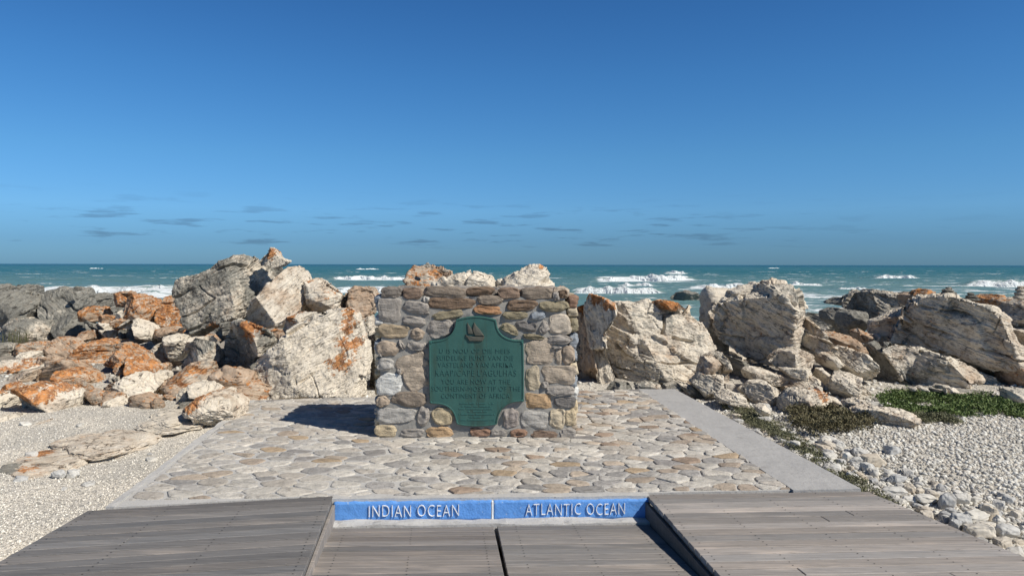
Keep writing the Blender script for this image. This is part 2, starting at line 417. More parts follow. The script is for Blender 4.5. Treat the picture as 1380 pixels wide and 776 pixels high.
SEA = -2.3
BREAK = [  # x0, x1 (photo columns), row of the foot, height in rows, kind
    (52, 246, 399.5, 13, 1), (190, 247, 402, 9, 0), (444, 549, 377.5, 5.5, 1), (448, 530, 392.5, 7, 1),
    (803, 934, 378.5, 8, 1), (898, 924, 369, 5, 1), (772, 890, 394, 9, 1), (830, 882, 386.5, 6, 1), (932, 1052, 388, 7, 1),
    (1060, 1112, 385.5, 5, 1), (1180, 1238, 374.5, 4.5, 1), (1305, 1420, 384, 9, 1), (1128, 1170, 389, 3, 1), (330, 352, 360.8, 1, 1), (560, 600, 361, 1, 1), (1035, 1050, 361, 1, 1), (120, 140, 363, 1, 1),
    (478, 512, 363.5, 1.6, 1)]
def sea_y(row): return FPX * (EYE - SEA) / (row - HY)
def sea_material():
    m, t, b = mat('sea_water'); N = NT(t); p = N.pos()
    sp = N.n('ShaderNodeSeparateXYZ'); N.l(p, sp.inputs[0])
    dist = sp.outputs[1]
    n1 = N.noise(N.scale(p, (.008, .03, 1)), 1, 4, .6); 
    deep = N.mix(n1, (.018, .108, .106), (.042, .155, .142)); shal = N.mix(n1, (.10, .20, .18), (.17, .27, .235))
    c = N.mix(N.rng(dist, 60., 420.), shal, deep)
    c = N.mix(N.rng(dist, 450., 2600.), c, (.012, .085, .10))
    fo = N.attr('foam', 2)
    w = N.noise(N.scale(p, (.07, .22, 1)), 1, 6, .68, .6); w2 = N.noise(N.scale(p, (.5, 1.1, 1)), 1, 5, .7, .5)
    fm = N.rng(N.m('ADD', fo, N.m('MULTIPLY', N.m('SUBTRACT', N.m('ADD', w, N.m('MULTIPLY', w2, .6)), .80), 2.6)), .40, .62)
    c = N.mix(N.m('MULTIPLY', N.rng(fo, .1, .6), .5), c, (.22, .33, .31))
    c = N.mix(fm, c, (.78, .82, .82)); N.l(c, b.inputs['Base Color'])
    N.l(N.rng(fm, 0, 1, .32, .9), b.inputs['Roughness']); b.inputs['Specular IOR Level'].default_value = .22
    nb = N.bump(N.noise(N.scale(p, (.25, .7, 1)), 1, 6, .65), 1., .9); N.l(nb, b.inputs['Normal'])
    return m
M['sea'] = sea_material()
xs = np.concatenate([-np.geomspace(120, 40000, 26)[::-1], np.linspace(-110, 130, 230), np.geomspace(140, 40000, 26)])
ys = np.concatenate([np.linspace(24, 60, 40), np.geomspace(60.5, 520, 230), np.geomspace(530, 60000, 70)])
X, Y, F = grid(xs, ys)
P = np.stack([X * .03, Y * .11, X * 0], 1)
fade = 1 - sstep(400, 1200, Y) * .8
H = (fbm(P, 4, .55) * .42 + np.abs(fbm(P * 2.7 + 4, 3)) * .16) * fade
foam = np.zeros(len(X))
COL = HX + X / Y * FPX
for (a, b_, row, h, k) in BREAK:
    if h < 4: continue
    y0 = sea_y(row); hh = h * y0 / FPX
    env = sstep(a - 20, a + 14, COL) * (1 - sstep(b_ - 14, b_ + 20, COL))
    d = (Y - y0) / max(hh * 2.4, 3.)
    H += env * hh * .75 * np.exp(-(np.where(d < .6, (d - .6) * 1.3, (d - .6) * .55)) ** 2)
    foam = np.maximum(foam, env * np.exp(-((Y - y0 + hh * 2) / (hh * 4.5)) ** 2) * .9)
    foam = np.maximum(foam, env * .42 * sstep(y0 + hh * 4, y0, Y) * sstep(y0 - hh * 22, y0, Y))
# churned water near the right shore and by the rocks
foam = np.maximum(foam, .42 * sstep(960, 1080, COL) * sstep(150, 95, Y)); foam = np.maximum(foam, .26 * sstep(740, 900, COL) * sstep(260, 130, Y))
foam = np.maximum(foam, .30 * (1 - sstep(40, 66, Y)))
foam = np.maximum(foam, .12 + 0 * Y)
foam *= 1 - sstep(320, 700, Y) * .8
tag(mesh_obj('sea', np.stack([X, Y, SEA + H], 1), F, M['sea'], smooth=True, attrs={'foam': ('FLOAT', foam)}), kind='structure')
def foam_material():
    m, t, b = mat('sea_foam'); N = NT(t); p = N.pos()
    c = N.mix(N.noise(p, .9, 6, .7), (.62, .69, .69), (.93, .95, .95)); N.l(c, b.inputs['Base Color']); b.inputs['Roughness'].default_value = .95
    N.l(N.bump(N.noise(p, 1.4, 6, .75), 1., .5), b.inputs['Normal'])
    return m
M['foam'] = foam_material()
def surf():
    V = []; Fs = []; 
    for bi, (a, b_, row, h, k) in enumerate(BREAK):
        if not k: continue
        y0 = sea_y(row); hh = h * y0 / FPX * .98; xa, xb = (a - HX) * y0 / FPX, (b_ - HX) * y0 / FPX
        nx = max(24, int((b_ - a) * 1.6)); nr = 22
        u = np.linspace(0, 1, nx); v = np.linspace(0, 1, nr)
        U, Vv = np.meshgrid(u, v)
        xw = xa + (xb - xa) * U
        q = np.stack([xw.ravel() / hh * .55, Vv.ravel() * 0 + bi * 7.7, Vv.ravel() * 0], 1)
        env = (np.minimum(1, np.minimum(U, 1 - U) * 7)) ** .6
        pr = (np.clip(0.8 + fbm(q * .8, 2, .45) * .6, .35, 1.25)).reshape(U.shape) * env
        prof = np.sin(np.pi * Vv ** .75)                              # steep front, long back
        yb = y0 + (Vv - .35) * hh * 3.4 * (.5 + .5 * env) + (fbm(q * .4 + 3, 3) * hh * 2.2).reshape(U.shape)
        zb = SEA - .15 * hh + hh * 1.15 * prof * pr
        pp = np.stack([xw.ravel(), yb.ravel(), zb.ravel()], 1)
        n3 = fbm(pp / hh * 1.3 + 3, 5, .62)
        pp[:, 2] += n3 * hh * .09 * prof.ravel() * pr.ravel(); pp[:, 1] -= np.abs(n3) * hh * .5
        o = sum(len(x) for x in V); V.append(pp)
        i = np.arange(nx * nr).reshape(nr, nx) + o
        Fs.append(np.stack([i[:-1, :-1], i[:-1, 1:], i[1:, 1:], i[1:, :-1]], -1).reshape(-1, 4))
    tag(mesh_obj('surf_foam', np.concatenate(V), np.concatenate(Fs), M['foam'], smooth=True), 'white foam of the breaking waves out at sea', 'sea foam', kind='stuff')
surf()

# ------------------------------------------------------------------ paving and concrete
def concrete_material(name, a, b_):
    m, t, b = mat(name); N = NT(t); p = N.pos()
    n = N.noise(p, 2.2, 6, .6); n2 = N.noise(p, 60, 4, .7); n3 = N.noise(N.scale(p, (2, 14, 2), (0, 0, R(5))), 2, 5, .6)
    c = N.mix(N.m('ADD', N.m('MULTIPLY', n, .6), N.m('MULTIPLY', n3, .4)), a, b_)
    c = N.mix(N.rng(n2, .60, .72), c, (.16, .155, .145)); c = N.mix(N.m('MULTIPLY', N.rng(N.noise(p, 7, 5, .7), .58, .66), .4), c, (.2, .19, .175))
    ck = N.rng(N.vor(N.scale(p, (1., 1., 1.)), 1.1, 'DISTANCE_TO_EDGE'), 0, .008, 1, 0)
    N.l(c, b.inputs['Base Color']); b.inputs['Roughness'].default_value = .9
    nb = N.bump(N.noise(p, 9, 6, .7), .55, .02); nb = N.bump(n2, .35, .004, nb); N.l(nb, b.inputs['Normal'])
    return m
M['concrete'] = concrete_material('path_concrete', (.29, .285, .28), (.49, .48, .455))
M['mortar'] = concrete_material('mortar', (.38, .37, .35), (.58, .565, .53))
M['mortar_dark'] = concrete_material('wall_mortar', (.20, .19, .17), (.36, .345, .31))
def stone_material():
    m, t, b = mat('laid_stone'); N = NT(t); p = N.pos(); c = N.attr('col')
    n = N.noise(p, 16, 6, .65); n2 = N.noise(p, 70, 5, .75); n3 = N.noise(N.scale(p, (1, 1, 3.5)), 11, 5, .6, .8)
    c = N.mix(.85, c, N.mix(n, (.25, .25, .25), (1.45, 1.42, 1.38)), 'MULTIPLY')
    c = N.mix(N.m('MULTIPLY', N.rng(n3, .56, .68), .45), c, (.13, .11, .09)); c = N.mix(N.m('MULTIPLY', N.rng(n2, .6, .7), .35), c, (.75, .72, .66))
    c = N.mix(N.m('MULTIPLY', N.rng(n2, .42, .34), .4), c, (.07, .06, .05))
    N.l(c, b.inputs['Base Color']); b.inputs['Roughness'].default_value = .82; b.inputs['Specular IOR Level'].default_value = .3
    nb = N.bump(N.m('ADD', n3, n), .7, .02); nb = N.bump(n2, .5, .006, nb); N.l(nb, b.inputs['Normal'])
    return m
M['stone'] = stone_material()

PAV = [(-2.70, 5.17), (2.08, 5.45), (1.70, 9.85), (-3.13, 9.02)]
def clip(poly, n, d):
    out = []
    for i in range(len(poly)):
        a, b_ = poly[i - 1], poly[i]; da = a[0] * n[0] + a[1] * n[1] - d; db = b_[0] * n[0] + b_[1] * n[1] - d
        if (da <= 0) != (db <= 0):
            t = da / (da - db); out.append((a[0] + (b_[0] - a[0]) * t, a[1] + (b_[1] - a[1]) * t))
        if db <= 0: out.append(b_)
    return out
def area(p): return .5 * sum(p[i - 1][0] * p[i][1] - p[i][0] * p[i - 1][1] for i in range(len(p)))
def paving():
    rs = random.Random(11); A = 1.35
    sites = []
    tries = 0
    while tries < 14000:
        tries += 1
        x, y = rs.uniform(-3.4, 2.4), rs.uniform(4.8, 10)
        rr = .085 + .13 * rs.random() ** 1.4 + (.02 if x < -.8 else 0)
        if all(((x - a) / A) ** 2 + (y - b_) ** 2 > (min(rr, r2)) ** 2 for a, b_, r2 in sites): sites.append((x, y, rr))
    slab = MB(); slab.box([(-2.70, 5.045), (-1.27, 5.312), (.985, 5.384), (2.09, 5.46), (1.70, 9.85), (-3.13, 9.02)], -.16, -.002)
    o = tag(slab.build('stone_paving_bed', M['mortar']), kind='structure')
    o.name = 'paving_bed'
    mb = MB()
    PAL = [(.53, .49, .43), (.60, .57, .51), (.47, .45, .415), (.42, .35, .28), (.52, .44, .35), (.38, .365, .345), (.38, .29, .22), (.64, .60, .53), (.48, .37, .25), (.30, .285, .27)]
    WT = [6, 6, 5, 2.2, 3, 3, 1.3, 4, .9, 1.5]
    WL = [7, 8, 7, .6, 1.3, 3, .4, 6, .7, .8]
    for i, (x, y, rr) in enumerate(sites):
        cell = [(x - .4, y - .4), (x + .4, y - .4), (x + .4, y + .4), (x - .4, y + .4)]
        for j, (a, b_, _) in enumerate(sites):
            if i == j or abs(a - x) > .8 or abs(b_ - y) > .7: continue
            dx, dy = (a - x) / A ** 2, b_ - y; m_ = ((x + a) / 2, (y + b_) / 2)
            cell = clip(cell, (dx, dy), dx * m_[0] + dy * m_[1])
            if len(cell) < 3: break
        for k in range(len(PAV)):
            if len(cell) < 3: break
            a, b_ = PAV[k], PAV[(k + 1) % len(PAV)]; n = (b_[1] - a[1], -(b_[0] - a[0])); L = math.hypot(*n); n = (n[0] / L, n[1] / L)
            cell = clip(cell, n, n[0] * a[0] + n[1] * a[1] - .006)
        if len(cell) < 3 or abs(area(cell)) < .003: continue
        if -1.22 < x < .52 and 7.2 < y < 7.85: continue
        cx = sum(q[0] for q in cell) / len(cell); cy = sum(q[1] for q in cell) / len(cell)
        gap = rs.uniform(.003, .009) + (.007 if x < -.6 and rs.random() < .6 else 0) + (rs.uniform(0, .012) if rs.random() < .25 else 0)
        # inset, round
        for k in range(len(cell)): pass
        ins = cell
        n_ = len(cell)
        for k in range(n_):
            a, b_ = cell[k], cell[(k + 1) % n_]; n = (b_[1] - a[1], -(b_[0] - a[0])); L = math.hypot(*n)
            if L < 1e-6: continue
            n = (n[0] / L, n[1] / L); ins = clip(ins, n, n[0] * a[0] + n[1] * a[1] - gap)
            if len(ins) < 3: break
        if len(ins) < 3: continue
        for _ in range(2):
            q = []
            for k in range(len(ins)):
                a, b_ = ins[k], ins[(k + 1) % len(ins)]
                q += [(a[0] * .83 + b_[0] * .17, a[1] * .83 + b_[1] * .17), (a[0] * .17 + b_[0] * .83, a[1] * .17 + b_[1] * .83)]
            ins = q
        ins = [(a + rs.uniform(-.004, .004), b_ + rs.uniform(-.004, .004)) for a, b_ in ins]
        h = rs.uniform(.004, .013); tx, ty = rs.uniform(-.05, .05), rs.uniform(-.05, .05)
        if x < -.9: h *= .6; tx *= .5; ty *= .5
        V = []; m_ = len(ins)
        for f, zz in ((1., -.012), (.985, h * .55), (.93, h * .92), (.75, h)):
            V += [(cx + (a - cx) * f, cy + (b_ - cy) * f, zz + (tx * (a - cx) + ty * (b_ - cy)) * (zz > 0)) for a, b_ in ins]
        V.append((cx, cy, h * 1.05)); Fc = []
        for L in range(3): Fc += [(L * m_ + k, L * m_ + (k + 1) % m_, (L + 1) * m_ + (k + 1) % m_, (L + 1) * m_ + k) for k in range(m_)]
        Fc += [(3 * m_ + k, 3 * m_ + (k + 1) % m_, 4 * m_) for k in range(m_)]
        c = rs.choices(PAL, WL if x < -.6 else WT)[0]; v = rs.uniform(.85, 1.15)
        mb.add(V, Fc, [q * v for q in c])
    tag(mb.build('stone_paving', M['stone'], smooth=True), kind='structure')
paving()
def slab(name, quad, z0, z1, m, sub=.06, seed=0, amp=.004):
    """subdivided slab with a slightly uneven top"""
    n = 40; me = []
    a, b_, c, d = [np.array(q, float) for q in quad]
    u, v = np.meshgrid(np.linspace(0, 1, n), np.linspace(0, 1, n * 2)); u = u.ravel(); v = v.ravel()
    p = (a[None] * ((1 - u) * (1 - v))[:, None] + b_[None] * (u * (1 - v))[:, None] + c[None] * (u * v)[:, None] + d[None] * ((1 - u) * v)[:, None])
    z = z1 + fbm(np.stack([p[:, 0] * 5, p[:, 1] * 5, p[:, 0] * 0 + seed], 1), 4) * amp
    i = np.arange(n * n * 2).reshape(n * 2, n); F = [tuple(f) for f in np.stack([i[:-1, :-1], i[:-1, 1:], i[1:, 1:], i[1:, :-1]], -1).reshape(-1, 4)]
    rim = list(i[0, :]) + list(i[1:, -1]) + list(i[-1, :-1][::-1]) + list(i[1:-1, 0][::-1])
    V = [(*p[k], z[k]) for k in range(len(p))]; o = len(V); V += [(*p[k], z0) for k in rim]; m_ = len(rim)
    F += [(rim[k], o + k, o + (k + 1) % m_, rim[(k + 1) % m_]) for k in range(m_)]
    return mesh_obj(name, V, F, m, smooth=False)
tag(slab('concrete_path', [(2.06, 5.425), (2.575, 5.47), (2.16, 9.84), (1.67, 9.84)], -.17, .006, M['concrete'], seed=3), kind='structure')
tag(slab('paving_kerb', [(-2.755, 5.035), (-2.70, 5.04), (-3.13, 9.03), (-3.185, 9.01)], -.17, .004, M['mortar'], seed=8, amp=.012), kind='structure')
tag(slab('concrete_sill', [(-1.262, 5.215), (.985, 5.295), (.985, 5.382), (-1.27, 5.31)], -.3, .003, M['mortar'], seed=5, amp=.006), kind='structure')
tag(slab('concrete_ledge', [(-1.25, 5.07), (1.0, 5.165), (1.0, 5.292), (-1.255, 5.212)], -.3, -.140, M['mortar'], seed=6, amp=.014), kind='structure')

# ------------------------------------------------------------------ decks
def wood_material(ang=5):
    m, t, b = mat('weathered_deck_boards'); N = NT(t); p = N.pos(); c = N.attr('col')
    s = N.scale(p, (1.1, 26, 8), (0, 0, R(-ang))); n = N.noise(s, 2.2, 6, .7, .3); n2 = N.noise(N.scale(p, (.7, 5, 4), (0, 0, R(-ang))), 2.3, 5, .6)
    s2 = N.scale(p, (3., 150, 8), (0, 0, R(-ang))); n3 = N.noise(s2, 1.5, 3, .6)
    k = N.mix(n, (.35, .35, .35), (1.5, 1.46, 1.42)); c = N.mix(1., c, k, 'MULTIPLY'); c = N.mix(N.m('MULTIPLY', N.rng(n2, .5, .72), .6), c, N.mix(1., c, (1.7, 1.6, 1.5), 'MULTIPLY'))
    c = N.mix(N.m('MULTIPLY', N.rng(n3, .60, .66), .45), c, (.035, .03, .026))
    c = N.mix(N.rng(N.noise(p, 30, 4, .7), .68, .74), c, (.36, .34, .31))
    N.l(c, b.inputs['Base Color']); b.inputs['Roughness'].default_value = .72; b.inputs['Specular IOR Level'].default_value = .35
    nb = N.bump(N.m('ADD', n, N.m('MULTIPLY', n3, .7)), .6, .006); N.l(nb, b.inputs['Normal'])
    return m
M['wood'] = wood_material(); M['wood_left'] = wood_material(11.6)
m, t, b = mat('blackened_steel'); b.inputs['Base Color'].default_value = (.02, .018, .016, 1); b.inputs['Roughness'].default_value = .7; M['screw'] = m
def deck(name, P0, P1, Q1, Q0, z, col, label, seed, pitch=.1, nails=(), board=None, bc_=(.12, .11, .10)):
    """boards run from the left edge P0-Q0 to the right edge P1-Q1"""
    rs = random.Random(seed); root = empty(name, ((P0[0] + P1[0]) / 2, (P0[1] + P1[1]) / 2, z)); tag(root, label, 'deck')
    rt = np.array(root.location)
    P0, P1, Q1, Q0 = [np.array(q, float) for q in (P0, P1, Q1, Q0)]
    n = int(np.linalg.norm(Q0 - P0) / pitch); mb = MB(); sc = MB(); g = .0035 / pitch
    for i in range(n):
        t0, t1 = (i + g) / n, (i + 1 - g) / n
        a, b_, c, d = P0 + (Q0 - P0) * t1, P1 + (Q1 - P1) * t1, P1 + (Q1 - P1) * t0, P0 + (Q0 - P0) * t0
        cuts = [0.] + ([rs.uniform(.25, .75)] if rs.random() < .1 else []) + [1.]
        v0 = rs.choice((.84, .92, 1., 1.06, 1.14, 1.25)) * rs.uniform(.92, 1.08)
        for u0, u1 in zip(cuts, cuts[1:]):
            e = .0015 * (len(cuts) > 2); zz = z + rs.uniform(-.0015, .0015)
            v = v0 * rs.uniform(.93, 1.07); w = rs.uniform(-.03, .03)
            qd = [a + (b_ - a) * (u0 + e), a + (b_ - a) * (u1 - e), d + (c - d) * (u1 - e), d + (c - d) * (u0 + e)]
            mb.box([tuple(q - rt[:2]) for q in qd], -.032, zz - z, (col[0] * v * (1 + w), col[1] * v, col[2] * v * (1 - w)), .003)
        for u in nails:
            for s_ in (.25, .75):
                q = (a + (d - a) * s_) + ((b_ + (c - b_) * s_) - (a + (d - a) * s_)) * (u + rs.uniform(-.002, .002)) - rt[:2]
                if rs.random() < .85: sc.add([(q[0] + .0045 * math.cos(k * .785), q[1] + .0045 * math.sin(k * .785), .0022) for k in range(8)], [tuple(range(8))])
    mb.build('planks', M['wood_left' if seed == 1 else 'wood'], root)
    if nails: tag(sc.build('screw_heads', M['screw'], root), kind='stuff')
    for k, (A_, B_, z0) in enumerate(board or []):
        A_, B_ = np.array(A_) - rt[:2], np.array(B_) - rt[:2]; d = (B_ - A_) / np.linalg.norm(B_ - A_); nn = np.array((d[1], -d[0])) * .022
        e = MB(); e.box([tuple(A_), tuple(B_), tuple(B_ - nn), tuple(A_ - nn)], z0 - z, -.036, bc_, .002); e.build('side_board', M['wood'], root)
    for u in (.12, .5, .88):      # bearers under the boards
        A_ = P0 + (P1 - P0) * u - rt[:2]; B_ = Q0 + (Q1 - Q0) * u - rt[:2]
        e = MB(); e.box([(A_[0] - .025, A_[1] - .02), (B_[0] - .025, B_[1]), (B_[0] + .025, B_[1]), (A_[0] + .025, A_[1] - .02)], -.2, -.034, (.1, .09, .08)); e.build('joist', M['wood'], root)
    return root
RX = lambda y: .975 + (5.25 - y) * .098     # left edge of the right deck
LX = lambda y: -1.27 + (5.29 - y) * .119    # right edge of the left deck
deck('boardwalk', (-2.835, 4.965), (LX(5.285), 5.285), (LX(-1), -1), (-2.86, -1.35), .002, (.18, .176, .172), 'darker grey raised deck on the left, beside the blue lettering', 1, nails=(.03, .33, .64, .97), board=[((LX(5.2), 5.2), (LX(-1), -1), -.2)], bc_=(.30, .28, .26))  # bc_: sunlit look of the inner side board put into a paler colour
deck('boardwalk', (RX(5.33), 5.33), (2.60, 5.415), (4.13, -.75), (RX(-.9), -.9), .002, (.325, .305, .285), 'paler brown-grey raised deck on the right of the blue lettering', 2, nails=(.03, .25, .5, .75, .97), board=[((RX(-.9) + .0, -.9), (RX(5.28), 5.28), -.2)])
GX = lambda y: -.112 + (5.12 - y) * .084

r1 = deck('sunken_deck', (LX(5.08) + .004, 5.06), (GX(5.11) - .013, 5.11), (GX(3.35) - .013, 3.35), (LX(3.3) + .004, 3.3), -.152, (.225, .212, .20), 'sunken deck panel left of the dark slot, below INDIAN OCEAN', 3, nails=(.1, .5, .93))
r2 = deck('sunken_deck', (GX(5.12) + .013, 5.115), (RX(5.18) - .028, 5.16), (RX(2.65) - .028, 2.65), (GX(2.6) + .013, 2.6), -.152, (.25, .238, .225), 'sunken deck panel right of the dark slot, below ATLANTIC OCEAN', 4, nails=(.12, .5, .9))

for q_, a_ in ((r1, -.082), (r2, -.060)): q_.rotation_euler.x = a_      # the two middle panels rise towards the viewer
# ------------------------------------------------------------------ lettering helper
def text_mesh(body, w, h, depth, sx=None):
    cu = bpy.data.curves.new('t', 'FONT'); cu.body = body; cu.size = 1; cu.extrude = depth; cu.bevel_depth = 0; cu.resolution_u = 3; cu.space_character = 1.12; cu.offset = -.02
    to = bpy.data.objects.new('t', cu); C.objects.link(to); bpy.context.view_layer.update()
    me = bpy.data.meshes.new_from_object(to.evaluated_get(bpy.context.evaluated_depsgraph_get())); bpy.data.objects.remove(to)
    P = np.zeros(len(me.vertices) * 3); me.vertices.foreach_get('co', P); P = P.reshape(-1, 3)
    mn, mx = P.min(0), P.max(0); P[:, 0] = (P[:, 0] - mn[0]) / (mx[0] - mn[0]) * w; P[:, 1] = (P[:, 1] - mn[1]) / (mx[1] - mn[1]) * h
    F = [tuple(p.vertices) for p in me.polygons]; bpy.data.meshes.remove(me)
    return P, F
# ------------------------------------------------------------------ blue sign panels on the riser
def paint_material(name, a, chip):
    m, t, b = mat(name); N = NT(t); p = N.pos()
    n = N.noise(p, 14, 6, .7); c = N.mix(n, tuple(q * .85 for q in a), tuple(q * 1.15 for q in a))
    c = N.mix(N.rng(N.noise(p, 38, 5, .75), .63, .68), c, chip); c = N.mix(N.m('MULTIPLY', N.rng(N.noise(p, 8, 4, .6), .55, .7), .25), c, tuple(min(1, q * 1.6) for q in a))
    N.l(c, b.inputs['Base Color']); b.inputs['Roughness'].default_value = .7; N.l(N.bump(N.noise(p, 26, 6, .75), .8, .012), b.inputs['Normal'])
    return m
M['blue'] = paint_material('blue_masonry_paint', (.11, .31, .72), (.5, .56, .6)); M['white'] = paint_material('white_masonry_paint', (.86, .88, .87), (.35, .4, .45))
SA = np.array((-1.245, 5.203)); SB = np.array((.985, 5.284)); SD = (SB - SA) / np.linalg.norm(SB - SA); SLEN = np.linalg.norm(SB - SA)
def sign(name_label, s0, s1, body, t0, t1, z0, z1):
    root = empty('painted_panel', (*(SA + SD * (s0 + s1) / 2), -.15)); tag(root, name_label, 'sign'); root.rotation_euler.z = math.atan2(SD[1], SD[0])
    L = (s1 - s0) / 2; n = 90; k = 8
    u, v = np.meshgrid(np.linspace(-L, L, n), np.linspace(0, .134, k)); u = u.ravel(); v = v.ravel()
    yy = fbm(np.stack([u * 12, v * 12, u * 0 + s0], 1), 3) * .004
    v = v + (v > .13) * (fbm(np.stack([u * 16, v * 0, u * 0 + s0 + 3], 1), 3) * .006)
    V = np.concatenate([np.stack([u, -.006 + yy, v], 1), np.stack([u, 0 * u + .012, v], 1)]); i = np.arange(n * k).reshape(k, n); o = n * k
    F = [tuple(f) for f in np.stack([i[:-1, :-1], i[:-1, 1:], i[1:, 1:], i[1:, :-1]], -1).reshape(-1, 4)]
    rim = list(i[0, :]) + list(i[1:, -1]) + list(i[-1, :-1][::-1]) + list(i[1:-1, 0][::-1]); m_ = len(rim)
    F += [(rim[j], o + rim[j], o + rim[(j + 1) % m_], rim[(j + 1) % m_]) for j in range(m_)]
    mesh_obj('paint', V, F, M['blue'], root, True)
    P, F = text_mesh(body, t1 - t0, z1 - z0, .004)
    P2 = np.stack([P[:, 0] + t0 - (s0 + s1) / 2, -.013 - P[:, 2], P[:, 1] + z0 + .15], 1)
    P2[:, 2] += np.sin(P2[:, 0] * 23) * .0025
    mesh_obj('lettering', P2, F, M['white'], root)
MIDS = 1.112
sign('bright blue painted riser reading INDIAN OCEAN', 0., MIDS - .008, 'INDIAN OCEAN', .245, .875, -.118, -.038)
sign('bright blue painted riser reading ATLANTIC OCEAN', MIDS + .008, SLEN, 'ATLANTIC OCEAN', 1.345, 2.05, -.118, -.038)
d = MB(); d.box([(-.007, -.009), (.007, -.009), (.007, .012), (-.007, .012)], 0, .13, (1, 1, 1), .002)
o = d.build('dividing_strip', M['white']); q = SA + SD * MIDS; o.location = (*q, -.148); o.rotation_euler.z = math.atan2(SD[1], SD[0]); tag(o, 'narrow white upright strip between the two blue riser panels', 'sign divider')

# ------------------------------------------------------------------ the monument
YM = 7.06
mon = empty('stone_monument', (-.36, YM + .47, 0)); tag(mon, 'squat block of mortared field stones carrying the green plaque', 'monument')
ML = np.array(mon.location)
def stone_blob(mb, X, Z, w, h, col, ang=0., box=2.6, dep=.055, seed=0, face='front', yb=0.):
    """one rounded field stone bulging out of the mortar"""
    V, F = ico(4); rs = np.random.RandomState(seed)
    P = V.copy(); e = 2 / box
    r = (np.abs(P[:, 0]) ** box + np.abs(P[:, 2]) ** box + 1e-9) ** (-1 / box)
    rr = np.sqrt(P[:, 0] ** 2 + P[:, 2] ** 2); P[:, 0] *= r * rr ** .62; P[:, 2] *= r * rr ** .62
    P[:, 1] = np.sign(P[:, 1]) * np.abs(P[:, 1]) ** (.42 if box > 3 else .62)
    off = rs.uniform(-40, 40, 3)
    k = 1 + fbm(np.stack([V[:, 0], V[:, 1] * .4, V[:, 2]], 1) * 1.15 + off, 2) * .20
    P[:, 0] *= k; P[:, 2] *= k; P[:, 1] *= 1 + fbm(V * 1.7 + off, 3) * .45
    P[:, 1] += (rs.uniform(-.25, .25) * P[:, 0] + rs.uniform(-.25, .25) * P[:, 2]) * .6
    P *= (w / 2, dep, h / 2)
    P += fbm(P * 22 + off, 3)[:, None] * V * .004
    ca, sa = math.cos(R(ang)), math.sin(R(ang)); x, z = P[:, 0] * ca - P[:, 2] * sa, P[:, 0] * sa + P[:, 2] * ca
    if face == 'front': Q = np.stack([x + X, P[:, 1] + yb, z + Z], 1)
    elif face == 'top': Q = np.stack([x + X, z + yb, Z - P[:, 1]], 1)
    elif face == 'left': Q = np.stack([X + P[:, 1], -x + yb, z + Z], 1)
    elif face == 'right': Q = np.stack([X - P[:, 1], x + yb, z + Z], 1)
    else: Q = np.stack([-x + X, -P[:, 1] + yb, z + Z], 1)
    mb.append((Q - ML, F, col))
def batter(z): return .02 + .035 * z           # the face leans back slightly
Z7 = [  # zoom origin (495,380) x3.524: x, y, w, h, colour, angle, boxiness
    (108, 52, 104, 54, 'gb', 0, 3.4), (210, 55, 92, 56, 'br', 0, 3.6), (370, 48, 205, 52, 'bg', -2, 4.5), (102, 138, 112, 110, 'g', 0, 5), (228, 122, 128, 62, 'g', -6, 2.3),
    (275, 85, 34, 30, 'lg', 0, 2.4), (400, 103, 215, 54, 'db', -2, 5), (218, 188, 118, 46, 'g', -6, 2.4), (375, 160, 150, 48, 'ol', 9, 2.8), (345, 224, 130, 92, 'g', 16, 2.5),
    (120, 237, 148, 66, 'yb', -3, 5), (235, 248, 68, 58, 't', 0, 2.4), (95, 318, 112, 74, 't', 0, 2.3), (160, 302, 18, 52, 'g', 30, 3), (235, 306, 100, 46, 'g', -3, 2.5),
    (82, 396, 82, 64, 'lg', 0, 2.8), (205, 388, 152, 84, 'pk', 22, 5), (232, 464, 112, 118, 'pk', 25, 4.5), (103, 490, 122, 104, 'w', 0, 3.4), (72, 571, 64, 50, 't', 0, 2.5),
    (200, 560, 172, 72, 'bg', -4, 2.7), (135, 638, 186, 74, 'lg', 0, 3.6), (265, 638, 60, 96, 'g', -5, 3), (358, 637, 108, 88, 'yt', 0, 2.9), (85, 712, 104, 58, 'y', 0, 3.6),
    (210, 720, 116, 46, 'g', 0, 3.4), (342, 715, 130, 56, 'o', 0, 3.4), (60, 350, 22, 16, 'g', 0, 2.4), (280, 150, 26, 14, 'g', 0, 2.4), (150, 425, 22, 30, 'g', 0, 2.4)]
